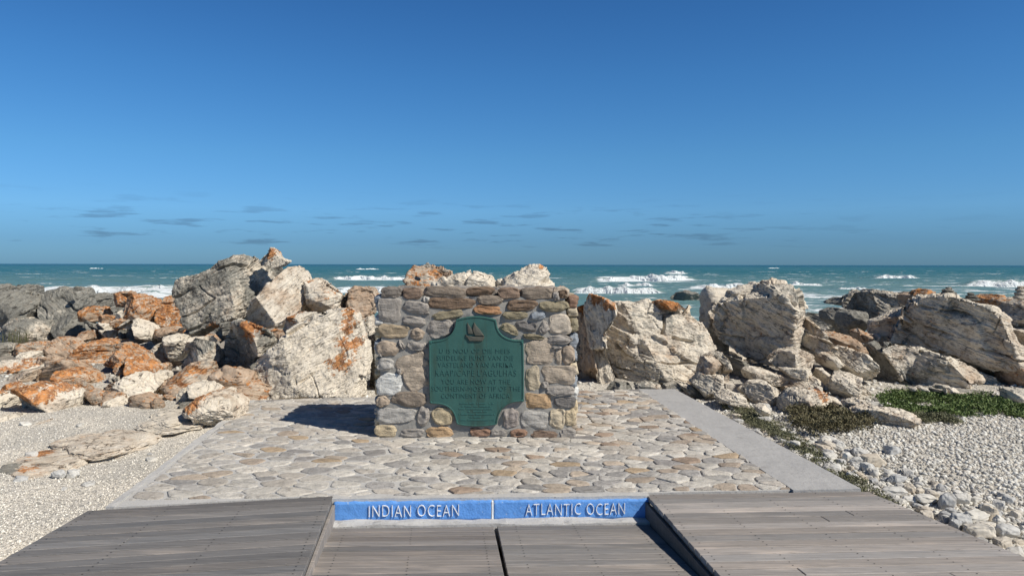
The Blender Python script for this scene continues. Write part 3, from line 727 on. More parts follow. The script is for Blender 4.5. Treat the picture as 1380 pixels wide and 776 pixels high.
Z8 = [  # zoom origin (640,380)
    (72, 88, 132, 48, 'bg', -3, 2.3), (225, 112, 146, 56, 'db', 3, 3), (380, 117, 142, 52, 'ol', 0, 3), (58, 134, 132, 46, 'ob', -5, 2.6), (190, 160, 125, 38, 'ol', 0, 2.8),
    (300, 162, 84, 38, 'bl', 0, 2.6), (405, 205, 112, 98, 'cr', 0, 4.5), (245, 212, 116, 46, 'dg', -9, 3.5), (332, 218, 46, 64, 'g', -22, 3), (165, 226, 90, 48, 'ol', -28, 2.6),
    (280, 262, 102, 28, 'ol', -5, 2.6), (402, 275, 132, 44, 'g', 0, 2.7), (388, 314, 54, 18, 'g', 0, 2.4), (308, 338, 138, 116, 'pk', 0, 5.5), (398, 360, 38, 72, 'pk', -3, 3.5),
    (446, 350, 60, 86, 't', 0, 3), (402, 442, 166, 92, 'pk', -4, 5), (278, 460, 72, 120, 'oc', 3, 3.2), (335, 490, 34, 34, 'g', 0, 2.5), (408, 518, 140, 46, 'g', 2, 3),
    (303, 566, 130, 76, 'o', -3, 5), (430, 572, 106, 54, 'dg', 0, 3.4), (173, 650, 80, 96, 'pg', 0, 2.3), (285, 656, 128, 88, 'lg', 0, 4), (395, 652, 78, 92, 'cy', 0, 3.6),
    (455, 642, 62, 80, 'y', 0, 4), (118, 717, 80, 34, 'g', 0, 3.2), (208, 720, 82, 40, 'rb', 0, 3), (330, 727, 126, 40, 'br', 0, 3.8), (443, 722, 80, 54, 'g', 0, 4.5), (24, 713, 92, 42, 'rb', 0, 5)]
Z3 = [(482, 152, 105, 32, 'db', 0, 4), (590, 160, 86, 44, 'br', 0, 4), (702, 160, 126, 46, 'bg', -1, 4), (776, 170, 28, 36, 'g', 12, 3), (803, 162, 34, 34, 'db', 0, 3), (530, 186, 0, 0, 'g', 0, 3)]
SC_ = {'gb': (.20, .175, .15), 'br': (.20, .14, .10), 'bg': (.22, .18, .14), 'g': (.30, .275, .245), 'lg': (.38, .365, .335), 'db': (.17, .115, .075), 'ol': (.25, .215, .14), 'yb': (.34, .27, .18),
      't': (.36, .29, .22), 'pk': (.40, .335, .26), 'w': (.62, .60, .55), 'yt': (.42, .35, .23), 'y': (.50, .41, .27), 'o': (.44, .30, .17), 'ob': (.33, .18, .09), 'bl': (.25, .28, .31), 'cr': (.48, .42, .34),
      'dg': (.16, .15, .14), 'oc': (.42, .36, .26), 'pg': (.30, .265, .24), 'cy': (.54, .46, .33), 'rb': (.25, .15, .10)}
SC = {k: tuple(min(.7, q * 1.18 + .012) for q in v) for k, v in SC_.items()}
blobs = []
def wall_stone(x, y, w, h, c, a, bx, seed):
    X, _, Z = px(x, y, YM); k = YM / FPX
    z = Z
    if w * k < .01: return
    stone_blob(blobs, X, z, w * k * .99, h * k * .99, SC[c], a, bx, .040 if bx < 3.2 else .028, seed, 'front', YM + batter(z) + .012)
for i, s in enumerate(Z7): wall_stone(495 + s[0] / 3.524, 380 + s[1] / 3.524, s[2] / 3.524, s[3] / 3.524, *s[4:], 100 + i)
for i, s in enumerate(Z8): wall_stone(640 + s[0] / 3.524, 380 + s[1] / 3.524, s[2] / 3.524, s[3] / 3.524, *s[4:], 200 + i)
for i, s in enumerate(Z3): wall_stone(480 + s[0] / 2.875, 340 + s[1] / 2.875, s[2] / 2.875, s[3] / 2.875, *s[4:], 300 + i)
rs = random.Random(5); keys = list(SC)
def rows(face, u0, u1, z0, z1, plane, seed):
    z = z0 + .05
    while z < z1 - .03:
        h = rs.uniform(.09, .17); u = u0
        while u < u1 - .05:
            w = min(rs.uniform(.13, .34), u1 - u); c = SC[rs.choice(keys)]
            args = (plane, min(z + h / 2, z1 - h / 2), w * .96, h * .96, c, rs.uniform(-5, 5), rs.uniform(2.4, 4.5), .05, rs.randint(0, 9999))
            if face in ('left', 'right'): stone_blob(blobs, *args, face, u + w / 2)
            else: stone_blob(blobs, u + w / 2, args[1], *args[2:], 'back', plane)
            u += w
        z += h
ZT = 1.365
rows('left', YM + .06, YM + .92, 0, ZT, -1.27, 1); rows('right', YM + .06, YM + .92, 0, ZT, .585, 2); rows('back', -1.27, .58, 0, ZT, YM + .93, 3)
y = YM + .09
while y < YM + .92:
    d_ = rs.uniform(.12, .2); x = -1.24
    while x < .5:
        w = rs.uniform(.14, .34); w = min(w, .56 - x)
        stone_blob(blobs, x + w / 2, ZT + rs.uniform(-.012, .01), w * .97, d_ * .97, SC[rs.choice(['g', 'gb', 'br', 'bg', 'pk', 't', 'dg'])], rs.uniform(-6, 6), rs.uniform(2.6, 4.5), .05, rs.randint(0, 9999), 'top', y + d_ / 2)
        x += w
    y += d_
Vs, Fs, Cs, o_ = [], [], [], 0
for Q, F, c in blobs:
    Vs.append(Q); Fs.append(F + o_); Cs.append(np.tile(c, (len(Q), 1))); o_ += len(Q)
mesh_obj('stonework', np.concatenate(Vs), np.concatenate(Fs), M['stone'], mon, True, cols=np.concatenate(Cs))
# mortar core: a lofted block with an uneven skin
def core():
    V = []; Fc = []; nu, nz = 150, 60
    def ring(z):
        b_ = batter(z); xl = -1.272 + .02 * z; xr = .578 - .05 * z; y0 = YM + b_; y1 = YM + .95
        P = [(xl, y0), (xr, y0), (xr, y1), (xl, y1)]; L = [math.dist(P[i], P[(i + 1) % 4]) for i in range(4)]; T = sum(L); out = []
        for k in range(nu):
            s_ = k / nu * T; i = 0
            while s_ > L[i]: s_ -= L[i]; i += 1
            a, b2 = P[i], P[(i + 1) % 4]; t = s_ / L[i]; out.append((a[0] + (b2[0] - a[0]) * t, a[1] + (b2[1] - a[1]) * t))
        return out
    for j in range(nz + 1):
        z = -.1 + (ZT + .078) * j / nz
        for x, y in ring(max(z, 0)): V.append((x, y, z))
    V = np.array(V); cn = V.mean(0); d = V - cn; d[:, 2] = 0; d /= np.linalg.norm(d, axis=1)[:, None]
    V = V + d * (fbm(V * 9, 4) * .012)[:, None]
    F = []
    for j in range(nz):
        F += [(j * nu + k, j * nu + (k + 1) % nu, (j + 1) * nu + (k + 1) % nu, (j + 1) * nu + k) for k in range(nu)]
    F.append(tuple(range(nz * nu, (nz + 1) * nu)))
    mesh_obj('mortar', V - ML, F, M['mortar_dark'], mon)
core()
# plaque
def plaque_material():
    m, t, b = mat('green_patina_bronze'); N = NT(t); p = N.pos()
    n = N.noise(p, 9, 6, .65); c = N.mix(n, (.024, .086, .075), (.050, .142, .122))
    sp = N.n('ShaderNodeSeparateXYZ'); N.l(p, sp.inputs[0])
    st = N.noise(N.scale(p, (9, 1, 1.3)), 1.4, 5, .6)
    c = N.mix(N.m('MULTIPLY', N.rng(st, .52, .68), .5), c, (.035, .06, .04))
    dxm = N.m('ABSOLUTE', N.m('ADD', sp.outputs[0], .335))      # run-off stain below the ship
    run = N.m('MULTIPLY', N.m('MULTIPLY', N.rng(dxm, .02, .13, 1., 0.), N.rng(sp.outputs[2], .95, 1.12, 1., 0.)), N.rng(N.noise(N.scale(p, (14, 1, 2.2)), 1.4, 5, .65), .35, .6))
    c = N.mix(N.m('MULTIPLY', run, .6), c, (.03, .055, .042))
    c = N.mix(N.m('MULTIPLY', N.rng(N.noise(p, 60, 4, .7), .62, .7), .4), c, (.06, .19, .15))
    N.l(c, b.inputs['Base Color']); b.inputs['Roughness'].default_value = .55; b.inputs['Metallic'].default_value = .0; b.inputs['Specular IOR Level'].default_value = .4
    N.l(N.bump(N.noise(p, 45, 5, .7), .35, .004), b.inputs['Normal'])
    return m
M['plaque'] = plaque_material()
m, t, b = mat('brown_bronze'); N = NT(t); N.l(N.mix(N.noise(N.pos(), 30, 5, .6), (.05, .055, .045), (.13, .125, .095)), b.inputs['Base Color']); b.inputs['Roughness'].default_value = .5; M['bronze'] = m
PK = YM / FPX / 4.565
PX0, _, PZ0 = px(565 + 352 / 4.565, 415 + 385 / 4.565, YM)
def pl(x, y): return ((x - 352) * PK, (385 - y) * PK)
YP = YM + batter(PZ0) - .045
plq = empty('plaque', (PX0, YP, PZ0)); plq.parent = mon; plq.location = Vector((PX0, YP, PZ0)) - Vector(ML)
def arc(cx, cy, r, a0, a1, n=14): return [(cx + r * math.cos(R(a0 + (a1 - a0) * i / n)), cy + r * math.sin(R(a0 + (a1 - a0) * i / n))) for i in range(n + 1)]
out = []
def qb(a, c, b_, n=12): return [((1 - t) ** 2 * a[0] + 2 * t * (1 - t) * c[0] + t * t * b_[0], (1 - t) ** 2 * a[1] + 2 * t * (1 - t) * c[1] + t * t * b_[1]) for t in [i / n for i in range(n + 1)]]
out += qb((228, 72), (350, 30), (472, 72)) + qb((476, 90), (486, 185), (592, 196)) + [(642, 198), (645, 380), (645, 574)] + qb((600, 576), (492, 590), (482, 708)) + qb((478, 716), (352, 740), (236, 716)) + qb((228, 700), (214, 598), (112, 590)) + [(66, 588), (62, 380), (60, 204)] + qb((110, 200), (212, 190), (224, 90))
PO = [pl(*q) for q in out][::-1]
def inset(poly, d):
    r = []; n = len(poly)
    for i in range(n):
        a, b_, c = Vector(poly[i - 1]), Vector(poly[i]), Vector(poly[(i + 1) % n]); e1 = (b_ - a); e2 = (c - b_)
        e1 = e1.normalized() if e1.length > 1e-7 else e2.normalized(); e2 = e2.normalized() if e2.length > 1e-7 else e1
        nn = (Vector((-e1.y, e1.x)) + Vector((-e2.y, e2.x))); nn = nn.normalized() / max(.5, math.sqrt(max(.05, (1 + e1.dot(e2)) / 2)))
        r.append(tuple(b_ + nn * d))
    return r
def relief(rings, name, m, parent):
    """rings: list of (outline, y) from back to front, capped at the front"""
    n = len(rings[0][0]); V = []; F = []
    for poly, y in rings: V += [(q[0], y, q[1]) for q in poly]
    for L in range(len(rings) - 1): F += [(L * n + k, L * n + (k + 1) % n, (L + 1) * n + (k + 1) % n, (L + 1) * n + k) for k in range(n)]
    F.append(tuple(range((len(rings) - 1) * n, len(rings) * n)))
    bm = bmesh.new(); vs = [bm.verts.new(v) for v in V]
    for f in F:
        try: bm.faces.new([vs[i] for i in f])
        except ValueError: pass
    bmesh.ops.recalc_face_normals(bm, faces=bm.faces); bmesh.ops.triangulate(bm, faces=[f for f in bm.faces if len(f.verts) > 4])
    me = bpy.data.meshes.new(name); bm.to_mesh(me); bm.free(); me.materials.append(m); o = bpy.data.objects.new(name, me); C.objects.link(o); o.parent = parent; return o
sg = 1 if area(PO) > 0 else -1
relief([(PO, .05), (PO, 0.), (inset(PO, .004 * sg), -.006), (inset(PO, .012 * sg), -.006), (inset(PO, .015 * sg), .0), ], 'plate', M['plaque'], plq)
def ship():
    hull = [(282, 162), (300, 172), (345, 176), (404, 176), (398, 192), (390, 204), (308, 204), (296, 185), (284, 172)]
    s1 = [(296, 88), (304, 100), (330, 138), (336, 162), (302, 160), (298, 130)]
    s2 = [(338, 86), (352, 108), (378, 138), (403, 174), (346, 172), (334, 150), (328, 130)]
    mb = MB()
    for pg, dd in ((hull, .016), (s1, .013), (s2, .019)):
        q = [pl(*a) for a in pg]; n = len(q); cx = sum(a[0] for a in q) / n; cz = sum(a[1] for a in q) / n
        V = [(a[0], .001, a[1]) for a in q] + [(cx + (a[0] - cx) * .86, -dd * .8, cz + (a[1] - cz) * .86) for a in q] + [(cx, -dd, cz)]
        F = [(k, n + k, n + (k + 1) % n, (k + 1) % n) for k in range(n)] + [(n + k, 2 * n, n + (k + 1) % n) for k in range(n)]
        mb.add(V, F)
    o = mb.build('ship_relief', M['bronze'], plq); return o
ship()
TXT = [("U IS NOU OP DIE MEES", 128, 562, 262, 27), ("SUIDELIKE PUNT VAN DIE", 112, 582, 304, 28), ("VASTELAND VAN AFRIKA", 120, 580, 347, 29), ("KAAP/CAPE L'AGULHAS", 104, 600, 396, 38),
       ("YOU ARE NOW AT THE", 142, 562, 450, 28), ("SOUTHERN-MOST TIP OF THE", 80, 626, 493, 28), ("CONTINENT OF AFRICA", 140, 560, 537, 28)]
Vt, Ft = [], []
for body, x0, x1, yc, h in TXT:
    P, F = text_mesh(body, (x1 - x0) * PK, h * PK, .0012); a, z = pl(x0, yc + h / 2); o_ = len(Vt)
    Vt += [(p[0] + a, -.0042 - p[2], p[1] + z) for p in P]; Ft += [tuple(i + o_ for i in f) for f in F]
m, t, b = mat('worn_letter_bronze'); N = NT(t); N.l(N.mix(N.noise(N.pos(), 50, 4, .6), (.022, .10, .09), (.07, .21, .185)), b.inputs['Base Color']); b.inputs['Roughness'].default_value = .5; M['letter'] = m
mesh_obj('lettering', Vt, Ft, M['letter'], plq)
mb = MB(); rs = random.Random(3)       # the small lines, worn past reading
for yc, x0, x1 in ((585, 250, 455), (602, 262, 440), (618, 245, 450), (634, 300, 415), (652, 240, 468), (668, 310, 380), (686, 245, 465)):
    x = x0
    while x < x1:
        w = rs.uniform(5, 8)
        if rs.random() < .84:
            (a, z0), (b_, z1) = pl(x, yc + 4), pl(x + w - 2, yc - 4)
            mb.box([(a, -.0035), (b_, -.0035), (b_, .002), (a, .002)], z0, z1)
        x += w
mb.build('worn_small_print', M['letter'], plq)
mb = MB()
for x, y in ((74, 212), (634, 210), (634, 566), (76, 578)):
    a, z = pl(x, y); V = [(a + r_ * math.cos(k * .5236), yy, z + r_ * math.sin(k * .5236)) for r_, yy in ((.008, -.005), (.007, -.0115)) for k in range(12)]
    mb = MB(); mb.add(V, [(k, (k + 1) % 12, 12 + (k + 1) % 12, 12 + k) for k in range(12)] + [tuple(range(12, 24))]); mb.build('bolt', M['letter'], plq)
# ------------------------------------------------------------------ the rocks, left to right
SH = ((-.70, -.62, -.22, .18),)      # a broad under-face turned away from the sun
SH2 = ((-.75, -.62, -.22, .25),)
SL = ((-.45, -.75, -.5, .3),)
def rocks_left():
    r = rock
    # dark crag at the far left
    r('A', "-80,120 60,105 230,90 340,110 400,160 430,250 380,330 300,380 120,400 -80,420", 15.8, 1.6, 'grey furrowed crag at the left edge below the three black boulders', 'slate', -35, name='crag', blk=1.3)
    r('A', "400,95 540,55 640,75 700,60 730,110 760,200 750,330 700,420 560,440 450,330 410,200", 15.9, 1.4, 'brown-grey knobbly crag with a small round knob on top against the white surf', 'slate', 35, name='crag', blk=1.3)
    r('A', "-80,350 100,340 300,330 420,340 500,420 490,500 380,540 200,560 -80,580", 15.2, 1.2, 'low grey crag face beside the dry tuft at the left edge', 'grey', 15, name='crag', blk=1.2)
    r('A', "540,290 700,280 740,380 730,490 680,590 560,560 500,440", 15.3, 1.1, 'dark upright crag left of the small striped boulder', 'dark', 30, name='crag')
    r('A', "700,130 850,112 1030,118 1090,200 1060,320 900,330 760,260", 17.5, 1.4, 'olive-grey rock bank behind the orange slabs', 'dark', 5, name='crag')
    r('A', "-40,35 40,20 80,45 75,110 60,150 -40,150", 17.0, .7, 'leftmost black boulder against the sea', 'dark', 0)
    r('A', "100,75 140,30 220,40 238,100 220,150 110,150", 17.2, .7, 'middle one of the three black boulders against the sea', 'dark', 0)
    r('A', "236,45 262,25 330,40 338,95 320,150 240,150", 17.2, .7, 'right-hand one of the three black boulders against the sea', 'dark', 0)
    # orange group behind
    r('A', "730,250 780,215 900,228 940,290 930,340 840,350 735,345", 14.9, .7, 'orange crusted slab above the striped boulder', 'orange', 12)
    r('A', "830,310 900,290 1000,300 1015,330 990,365 880,360", 14.3, .5, 'thin brick-orange slab lying on a dark boulder', 'orange', -12)
    r('A', "850,370 900,350 1000,365 1015,440 930,470 860,440", 14.2, .7, 'small pale block under the thin brick-orange slab', 'white', 5, planes=SL)
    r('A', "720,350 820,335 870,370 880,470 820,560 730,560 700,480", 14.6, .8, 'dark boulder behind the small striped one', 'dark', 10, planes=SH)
    r('A', "715,440 800,425 815,500 770,545 705,520", 13.9, .6, 'small striped black and white boulder', 'mixed', 0)
    r('A', "870,425 940,420 1000,440 1010,500 920,520 865,490", 13.9, .6, 'pale lump in the shade right of the striped boulder', 'white', 5, planes=SL)
    r('C', "60,100 150,82 180,110 190,200 130,225 95,220 75,160", 14.9, .8, 'upright orange block at the top left of the lichen group', 'orange', 70)
    r('C', "150,90 280,110 400,175 470,250 440,330 400,400 330,370 200,330 190,200", 14.3, 1.2, 'leaning orange and cream boulder with a striped flank', 'orange', -35, lich=[(300, 180, 100, .8)])
    r('C', "60,320 80,260 150,225 170,270 150,340 100,370", 14.2, .6, 'cream wedge propped beside the leaning orange boulder', 'white', 50)
    r('C', "20,350 60,325 130,345 120,380 60,400 25,385", 13.8, .5, 'rounded orange cobble beside the cream wedge', 'orange', 0)
    r('C', "130,335 220,335 350,390 405,460 390,500 260,490 150,420 40,420 60,380", 13.4, 1.0, 'long pale slab with a dark underside below the leaning orange boulder', 'white', 18, planes=SH)
    r('C', "40,430 150,420 380,490 390,560 200,580 50,520", 13.6, 1.0, 'boulder blackened as the shade under the long pale slab', 'dark', 0, planes=SH)  # shaded underside of the slab, built as a boulder in dark colour
    r('C', "480,210 520,125 610,118 650,215 690,300 780,400 770,460 600,440 480,370 440,290", 14.2, 1.2, 'tall orange crusted boulder beside the big grey block', 'orange', 10, lich=[(560, 250, 130, .9)])
    r('C', "418,410 520,395 640,405 610,460 470,515 420,480", 13.6, .7, 'brown and cream lump below the tall orange boulder', 'mixed', -20)
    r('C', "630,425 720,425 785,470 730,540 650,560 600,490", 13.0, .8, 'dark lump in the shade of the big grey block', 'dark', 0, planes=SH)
    r('C', "200,560 330,530 370,560 340,620 220,600", 12.9, .6, 'thin pale slab tucked under the boulder blackened as shade', 'tan', -10)
    # middle field
    r('A', "205,545 400,528 520,560 700,600 725,650 600,685 440,695 330,650 215,620", 13.4, 1.1, 'long reddish brown slab dipping to the right in the left rock field', 'mixed', 14, lich=[(300, 600, 90, .5), (560, 640, 120, .5)])
    r('A', "690,580 780,520 900,510 1000,530 1099,585 1099,650 960,690 930,760 760,705 640,680", 12.4, 1.3, 'broad ochre boulder with ragged orange top', 'orange', 10, lich=[(850, 560, 150, .7)])
    r('A', "-60,545 80,545 150,600 160,700 0,730 -60,720", 13.2, 1.0, 'olive-grey furrowed boulder at the left edge', 'grey', 20)
    r('A', "150,620 300,615 420,690 300,700 150,680", 12.6, .6, 'thin white-topped slab with a dark hollow under its left end', 'white', 22)
    r('B', "-60,60 200,40 360,50 400,90 250,140 100,200 -60,210", 11.6, 1.2, 'low pale slab with orange stains at the left edge', 'tan', 5, lich=[(270, 75, 100, .75), (60, 90, 60, .5)], lean=.7)
    r('B', "380,80 520,30 640,38 650,90 480,120 360,120", 12.1, .8, 'small flat grey-green slab between ochre boulders', 'tan', 0, lean=.6)
    r('B', "570,75 700,42 860,60 960,110 900,215 800,170 700,120", 11.9, .9, 'brown boulder with orange edge behind the domed one', 'mixed', 20, lich=[(650, 70, 70, .6)])
    r('B', "60,200 250,130 420,105 540,130 500,230 300,270 160,290", 10.6, 1.2, 'smooth pale green-grey slab in the middle of the left field', 'tan', 8, lean=.9, rough=.6)
    r('B', "440,240 460,175 520,130 640,118 760,160 820,230 870,300 740,320 620,345 480,285", 10.2, 1.1, 'domed orange boulder with a dark hollow at its left foot', 'orange', 22, lich=[(600, 190, 150, .85)], planes=((-.8, -.5, -.35, .45),))
    r('C', "-20,560 60,540 160,590 230,620 280,700 350,750 200,760 40,710", 11.2, 1.1, 'ochre boulder with ragged top left of the white-topped one', 'orange', 22)
    r('C', "230,640 290,630 340,690 375,740 385,800 290,760 240,700", 10.9, .7, 'narrow striped stone beside the ochre ragged boulder', 'mixed', 40)
    r('C', "330,600 420,510 560,460 670,478 692,540 650,610 590,690 450,700 350,650", 11.4, 1.0, 'white-topped boulder with a dark overhanging belly', 'white', 22, planes=SH)
    r('C', "390,735 450,712 512,760 490,800 400,795", 10.6, .6, 'little striped cream stone in a dark gap', 'mixed', 20)
    r('D', "370,170 400,135 480,150 492,200 420,255 375,235", 10.0, .6, 'small pale stone right of the brown-topped boulder', 'white', 15)
    r('D', "0,140 20,60 100,22 200,30 300,80 370,110 388,190 340,245 280,190 170,185 40,195", 10.1, 1.0, 'brown-topped boulder with a dark flat front above the white one', 'orange', 22, lich=[(250, 80, 120, .8), (60, 40, 80, .7)], planes=SH)
    r('D', "95,350 120,200 200,148 260,160 330,230 430,290 445,370 360,392 180,400 110,380", 9.4, .9, 'cream-white rounded boulder at the edge of the left gravel', 'white', 22)
    r('D', "40,185 120,170 140,200 105,300 10,320 -10,250", 9.8, .6, 'small grey wedge left of the cream-white boulder', 'grey', 0, planes=SL)
    # front field
    r('B', "130,345 200,270 300,238 430,265 560,340 615,385 605,470 530,560 460,575 400,575 220,592 150,450", 8.5, 1.2, 'large orange-topped boulder with a shaded grey front at the left', 'tan', 15, lich=[(330, 300, 130, 1.), (460, 320, 90, 1.), (230, 320, 80, .9)], planes=((-.3, -.8, -.5, .2),))
    r('B', "-80,330 20,300 125,345 115,430 210,570 160,590 60,550 -80,560", 8.7, 1.1, 'pale-topped boulder with a dark front cut by the left edge', 'white', 20, lich=[(0, 330, 60, .9)], planes=((-.3, -.8, -.5, .15),))
    r('B', "35,270 100,238 165,270 140,345 60,325", 9.3, .4, 'small bright orange block on the pale-topped boulder', 'orange', 0, lich=[(100, 280, 70, 1.)])
    r('B', "608,360 700,310 840,318 920,360 900,420 820,435 700,380 620,380", 9.9, .8, 'flat slab with a bright orange top between the orange-topped and cream-white boulders', 'tan', 8, lich=[(730, 330, 110, 1.)], planes=SL)
    r('B', "605,440 620,400 740,388 860,440 905,465 870,525 720,540 610,510", 9.3, .8, 'grey wedge with a pale rim below the flat orange slab', 'grey', 15, planes=SH2)
    r('B', "895,400 980,358 1070,360 1140,420 1145,465 1000,465 910,445", 9.5, .7, 'pale striped stone left of the cream-white boulder', 'white', 22)
    r('B', "880,480 960,443 1022,490 1005,530 890,530", 9.0, .4, 'small rounded pale stone on the gravel edge', 'white', 20)
    r('B', "-80,545 60,528 160,580 262,622 200,645 100,655 -80,640", 8.1, .6, 'low pale slab sunk in gravel at the left edge', 'white', 15, lean=.5)
    r('B', "245,590 400,568 525,585 505,625 400,645 260,640", 7.9, .6, 'low flat stone in front of the large orange-topped boulder', 'tan', 5, lean=.4)
    r('B', "840,290 930,278 945,300 915,318 850,315", 9.8, .25, 'upper of two thin white flat stones beside the flat orange slab', 'white', 0)
    r('B', "845,322 950,318 960,345 870,352", 9.7, .25, 'lower of two thin white flat stones beside the flat orange slab', 'white', 0)
    r('B', "520,540 600,500 720,530 700,570 560,575", 8.7, .5, 'flat dark stone in the shadow beside the large orange-topped boulder', 'dark', 0)
    r('D', "0,380 80,352 175,440 110,475 20,468", 8.9, .6, 'low pale wedge in front of the cream-white boulder', 'white', 20)
    # middle, beside the monument
    r('E', "65,350 90,300 160,270 220,262 350,190 400,150 490,122 600,130 640,160 680,185 750,185 792,220 770,270 680,370 640,430 575,575 480,610 400,640 240,700 170,600 150,560 90,440", 11.9, 1.5, 'huge grey block with white veins leaning on the left heap, the cap stone above it', 'grey', -30, level=8, planes=((-.1, -.95, .1, .55), (.62, -.6, .3, .7)), lich=[(420, 640, 60, .8)], nplanes=1, blk=.6)
    r('E', "560,590 640,450 700,390 780,310 850,208 930,193 990,230 1030,310 1020,420 960,545 900,600 850,640 740,640 650,620", 11.3, 1.2, 'smooth cream wedge under the cap stone', 'cream', -40, level=7, blk=.35, crack=.4, nplanes=2, planes=((.5, -.85, .3, .45),))
    r('E', "650,160 710,100 738,55 765,55 800,90 840,130 888,152 860,185 790,210 740,190 680,185", 12.0, .5, 'cap stone with an orange face balanced on top of the left heap', 'white', -20, lich=[(765, 95, 55, 1.)], blk=1.3, name='cap_stone')
    r('E', "712,320 735,308 756,320 750,336 720,338", 11.5, .12, 'lower white pebble wedged in the crack of the huge grey block', 'white', 0, name='pebble')
    r('E', "758,280 778,268 795,280 790,298 765,296", 11.6, .12, 'upper white pebble wedged in the crack of the huge grey block', 'white', 0, name='pebble')
    r('N', "95,455 130,385 180,348 240,365 260,440 265,505 200,522 120,495", 10.3, 1.0, 'dark shaded boulder left of the orange-crowned one', 'grey', 50, planes=SH, nplanes=3)
    r('N', "135,400 150,350 215,345 240,360 200,385", 10.9, .5, 'small tan block lodged above the dark shaded boulder', 'tan', 0)
    r('N', "238,360 280,305 340,288 450,310 458,356 440,400 400,412 350,465 330,530 265,520 245,440", 10.0, 1.3, 'large shaded boulder with an orange and white crown below the huge grey block', 'grey', 15, level=7, planes=((-.62, -.72, -.3, .0),), lich=[(390, 308, 50, 1.)], nplanes=3)
    r('N', "210,330 260,300 330,290 300,330 250,370", 10.9, .8, 'dark wedge between the huge grey block and the shaded boulders', 'dark', 15, planes=SH)
    r('N', "330,470 400,420 430,470 400,540 340,560 320,530", 9.9, .8, 'dark stone in the gap beside the white-faced boulder', 'dark', 0, planes=SH)
    r('F', "40,640 60,590 90,490 130,462 200,430 240,380 265,340 330,300 440,245 560,222 600,260 640,330 672,420 692,540 662,580 662,665 400,682 280,690 200,705 120,735 60,735", 9.35, 1.15, 'great white-faced boulder with an orange patch behind the paving left of the monument', 'white', -28, level=8, lich=[(548, 480, 62, .95), (560, 400, 55, .75), (575, 310, 55, .8), (625, 400, 50, .7), (600, 470, 60, .6), (560, 238, 45, .8)], planes=((.1, -.9, .38, .42), (-.5, -.8, .1, .6)), nplanes=2, blk=.75, lean=.3)
    r('F', "235,330 260,262 330,240 400,240 380,300 320,335 250,355", 10.2, .7, 'small white block with an orange corner on the shoulder of the white-faced boulder', 'white', -10, lich=[(305, 262, 40, .9)])
    r('F', "345,235 370,68 432,62 500,85 555,150 545,225 430,250", 11.7, 1.0, 'pale striped block behind the white-faced boulder', 'tan', -10, lich=[(400, 75, 40, .5), (520, 145, 40, .5)])
    r('F', "545,190 560,140 620,108 700,112 742,160 720,240 690,275 620,290 600,240 540,220", 11.8, .9, 'stack of thin pinkish layers beside the monument', 'brown', -5, blk=1.4, name='layered_rock')
    r('F', "620,300 700,250 735,340 720,440 640,420", 11.5, .8, 'pale shoulder below the stack of thin pinkish layers', 'tan', -30)
    r('F', "670,370 740,340 760,670 680,670 690,540", 10.2, .7, 'upright rock darkened as the shaded gap left of the monument', 'dark', 0, planes=SH)  # fills a shaded gap; the shade is put into its dark colour
    # slabs seen above the monument
    r('G', "30,215 60,130 100,88 160,95 200,85 250,100 300,112 380,130 360,200 420,500 420,1000 0,1000 -20,500", 13.2, 1.1, 'rugged pinkish heap showing above the left of the monument', 'mixed', 10, blk=1.3, level=7)
    r('G', "250,215 330,168 400,150 590,133 700,152 745,220 800,500 800,1000 300,1000 260,500", 12.4, 1.0, 'flat white slab showing above the middle of the monument', 'white', 3, level=7)
    r('G', "735,215 745,180 780,172 802,200 800,260 740,260", 12.6, .4, 'small pale stone between the flat slab and the orange-tipped rock', 'white', 0)
    r('G', "820,195 880,150 920,115 1000,100 1070,78 1120,98 1150,160 1195,215 1230,500 1230,1000 800,1000 800,300", 12.0, 1.2, 'white rock with an orange tip showing above the right of the monument', 'white', 8, lich=[(1085, 88, 28, .9)], level=7, blk=1.2)
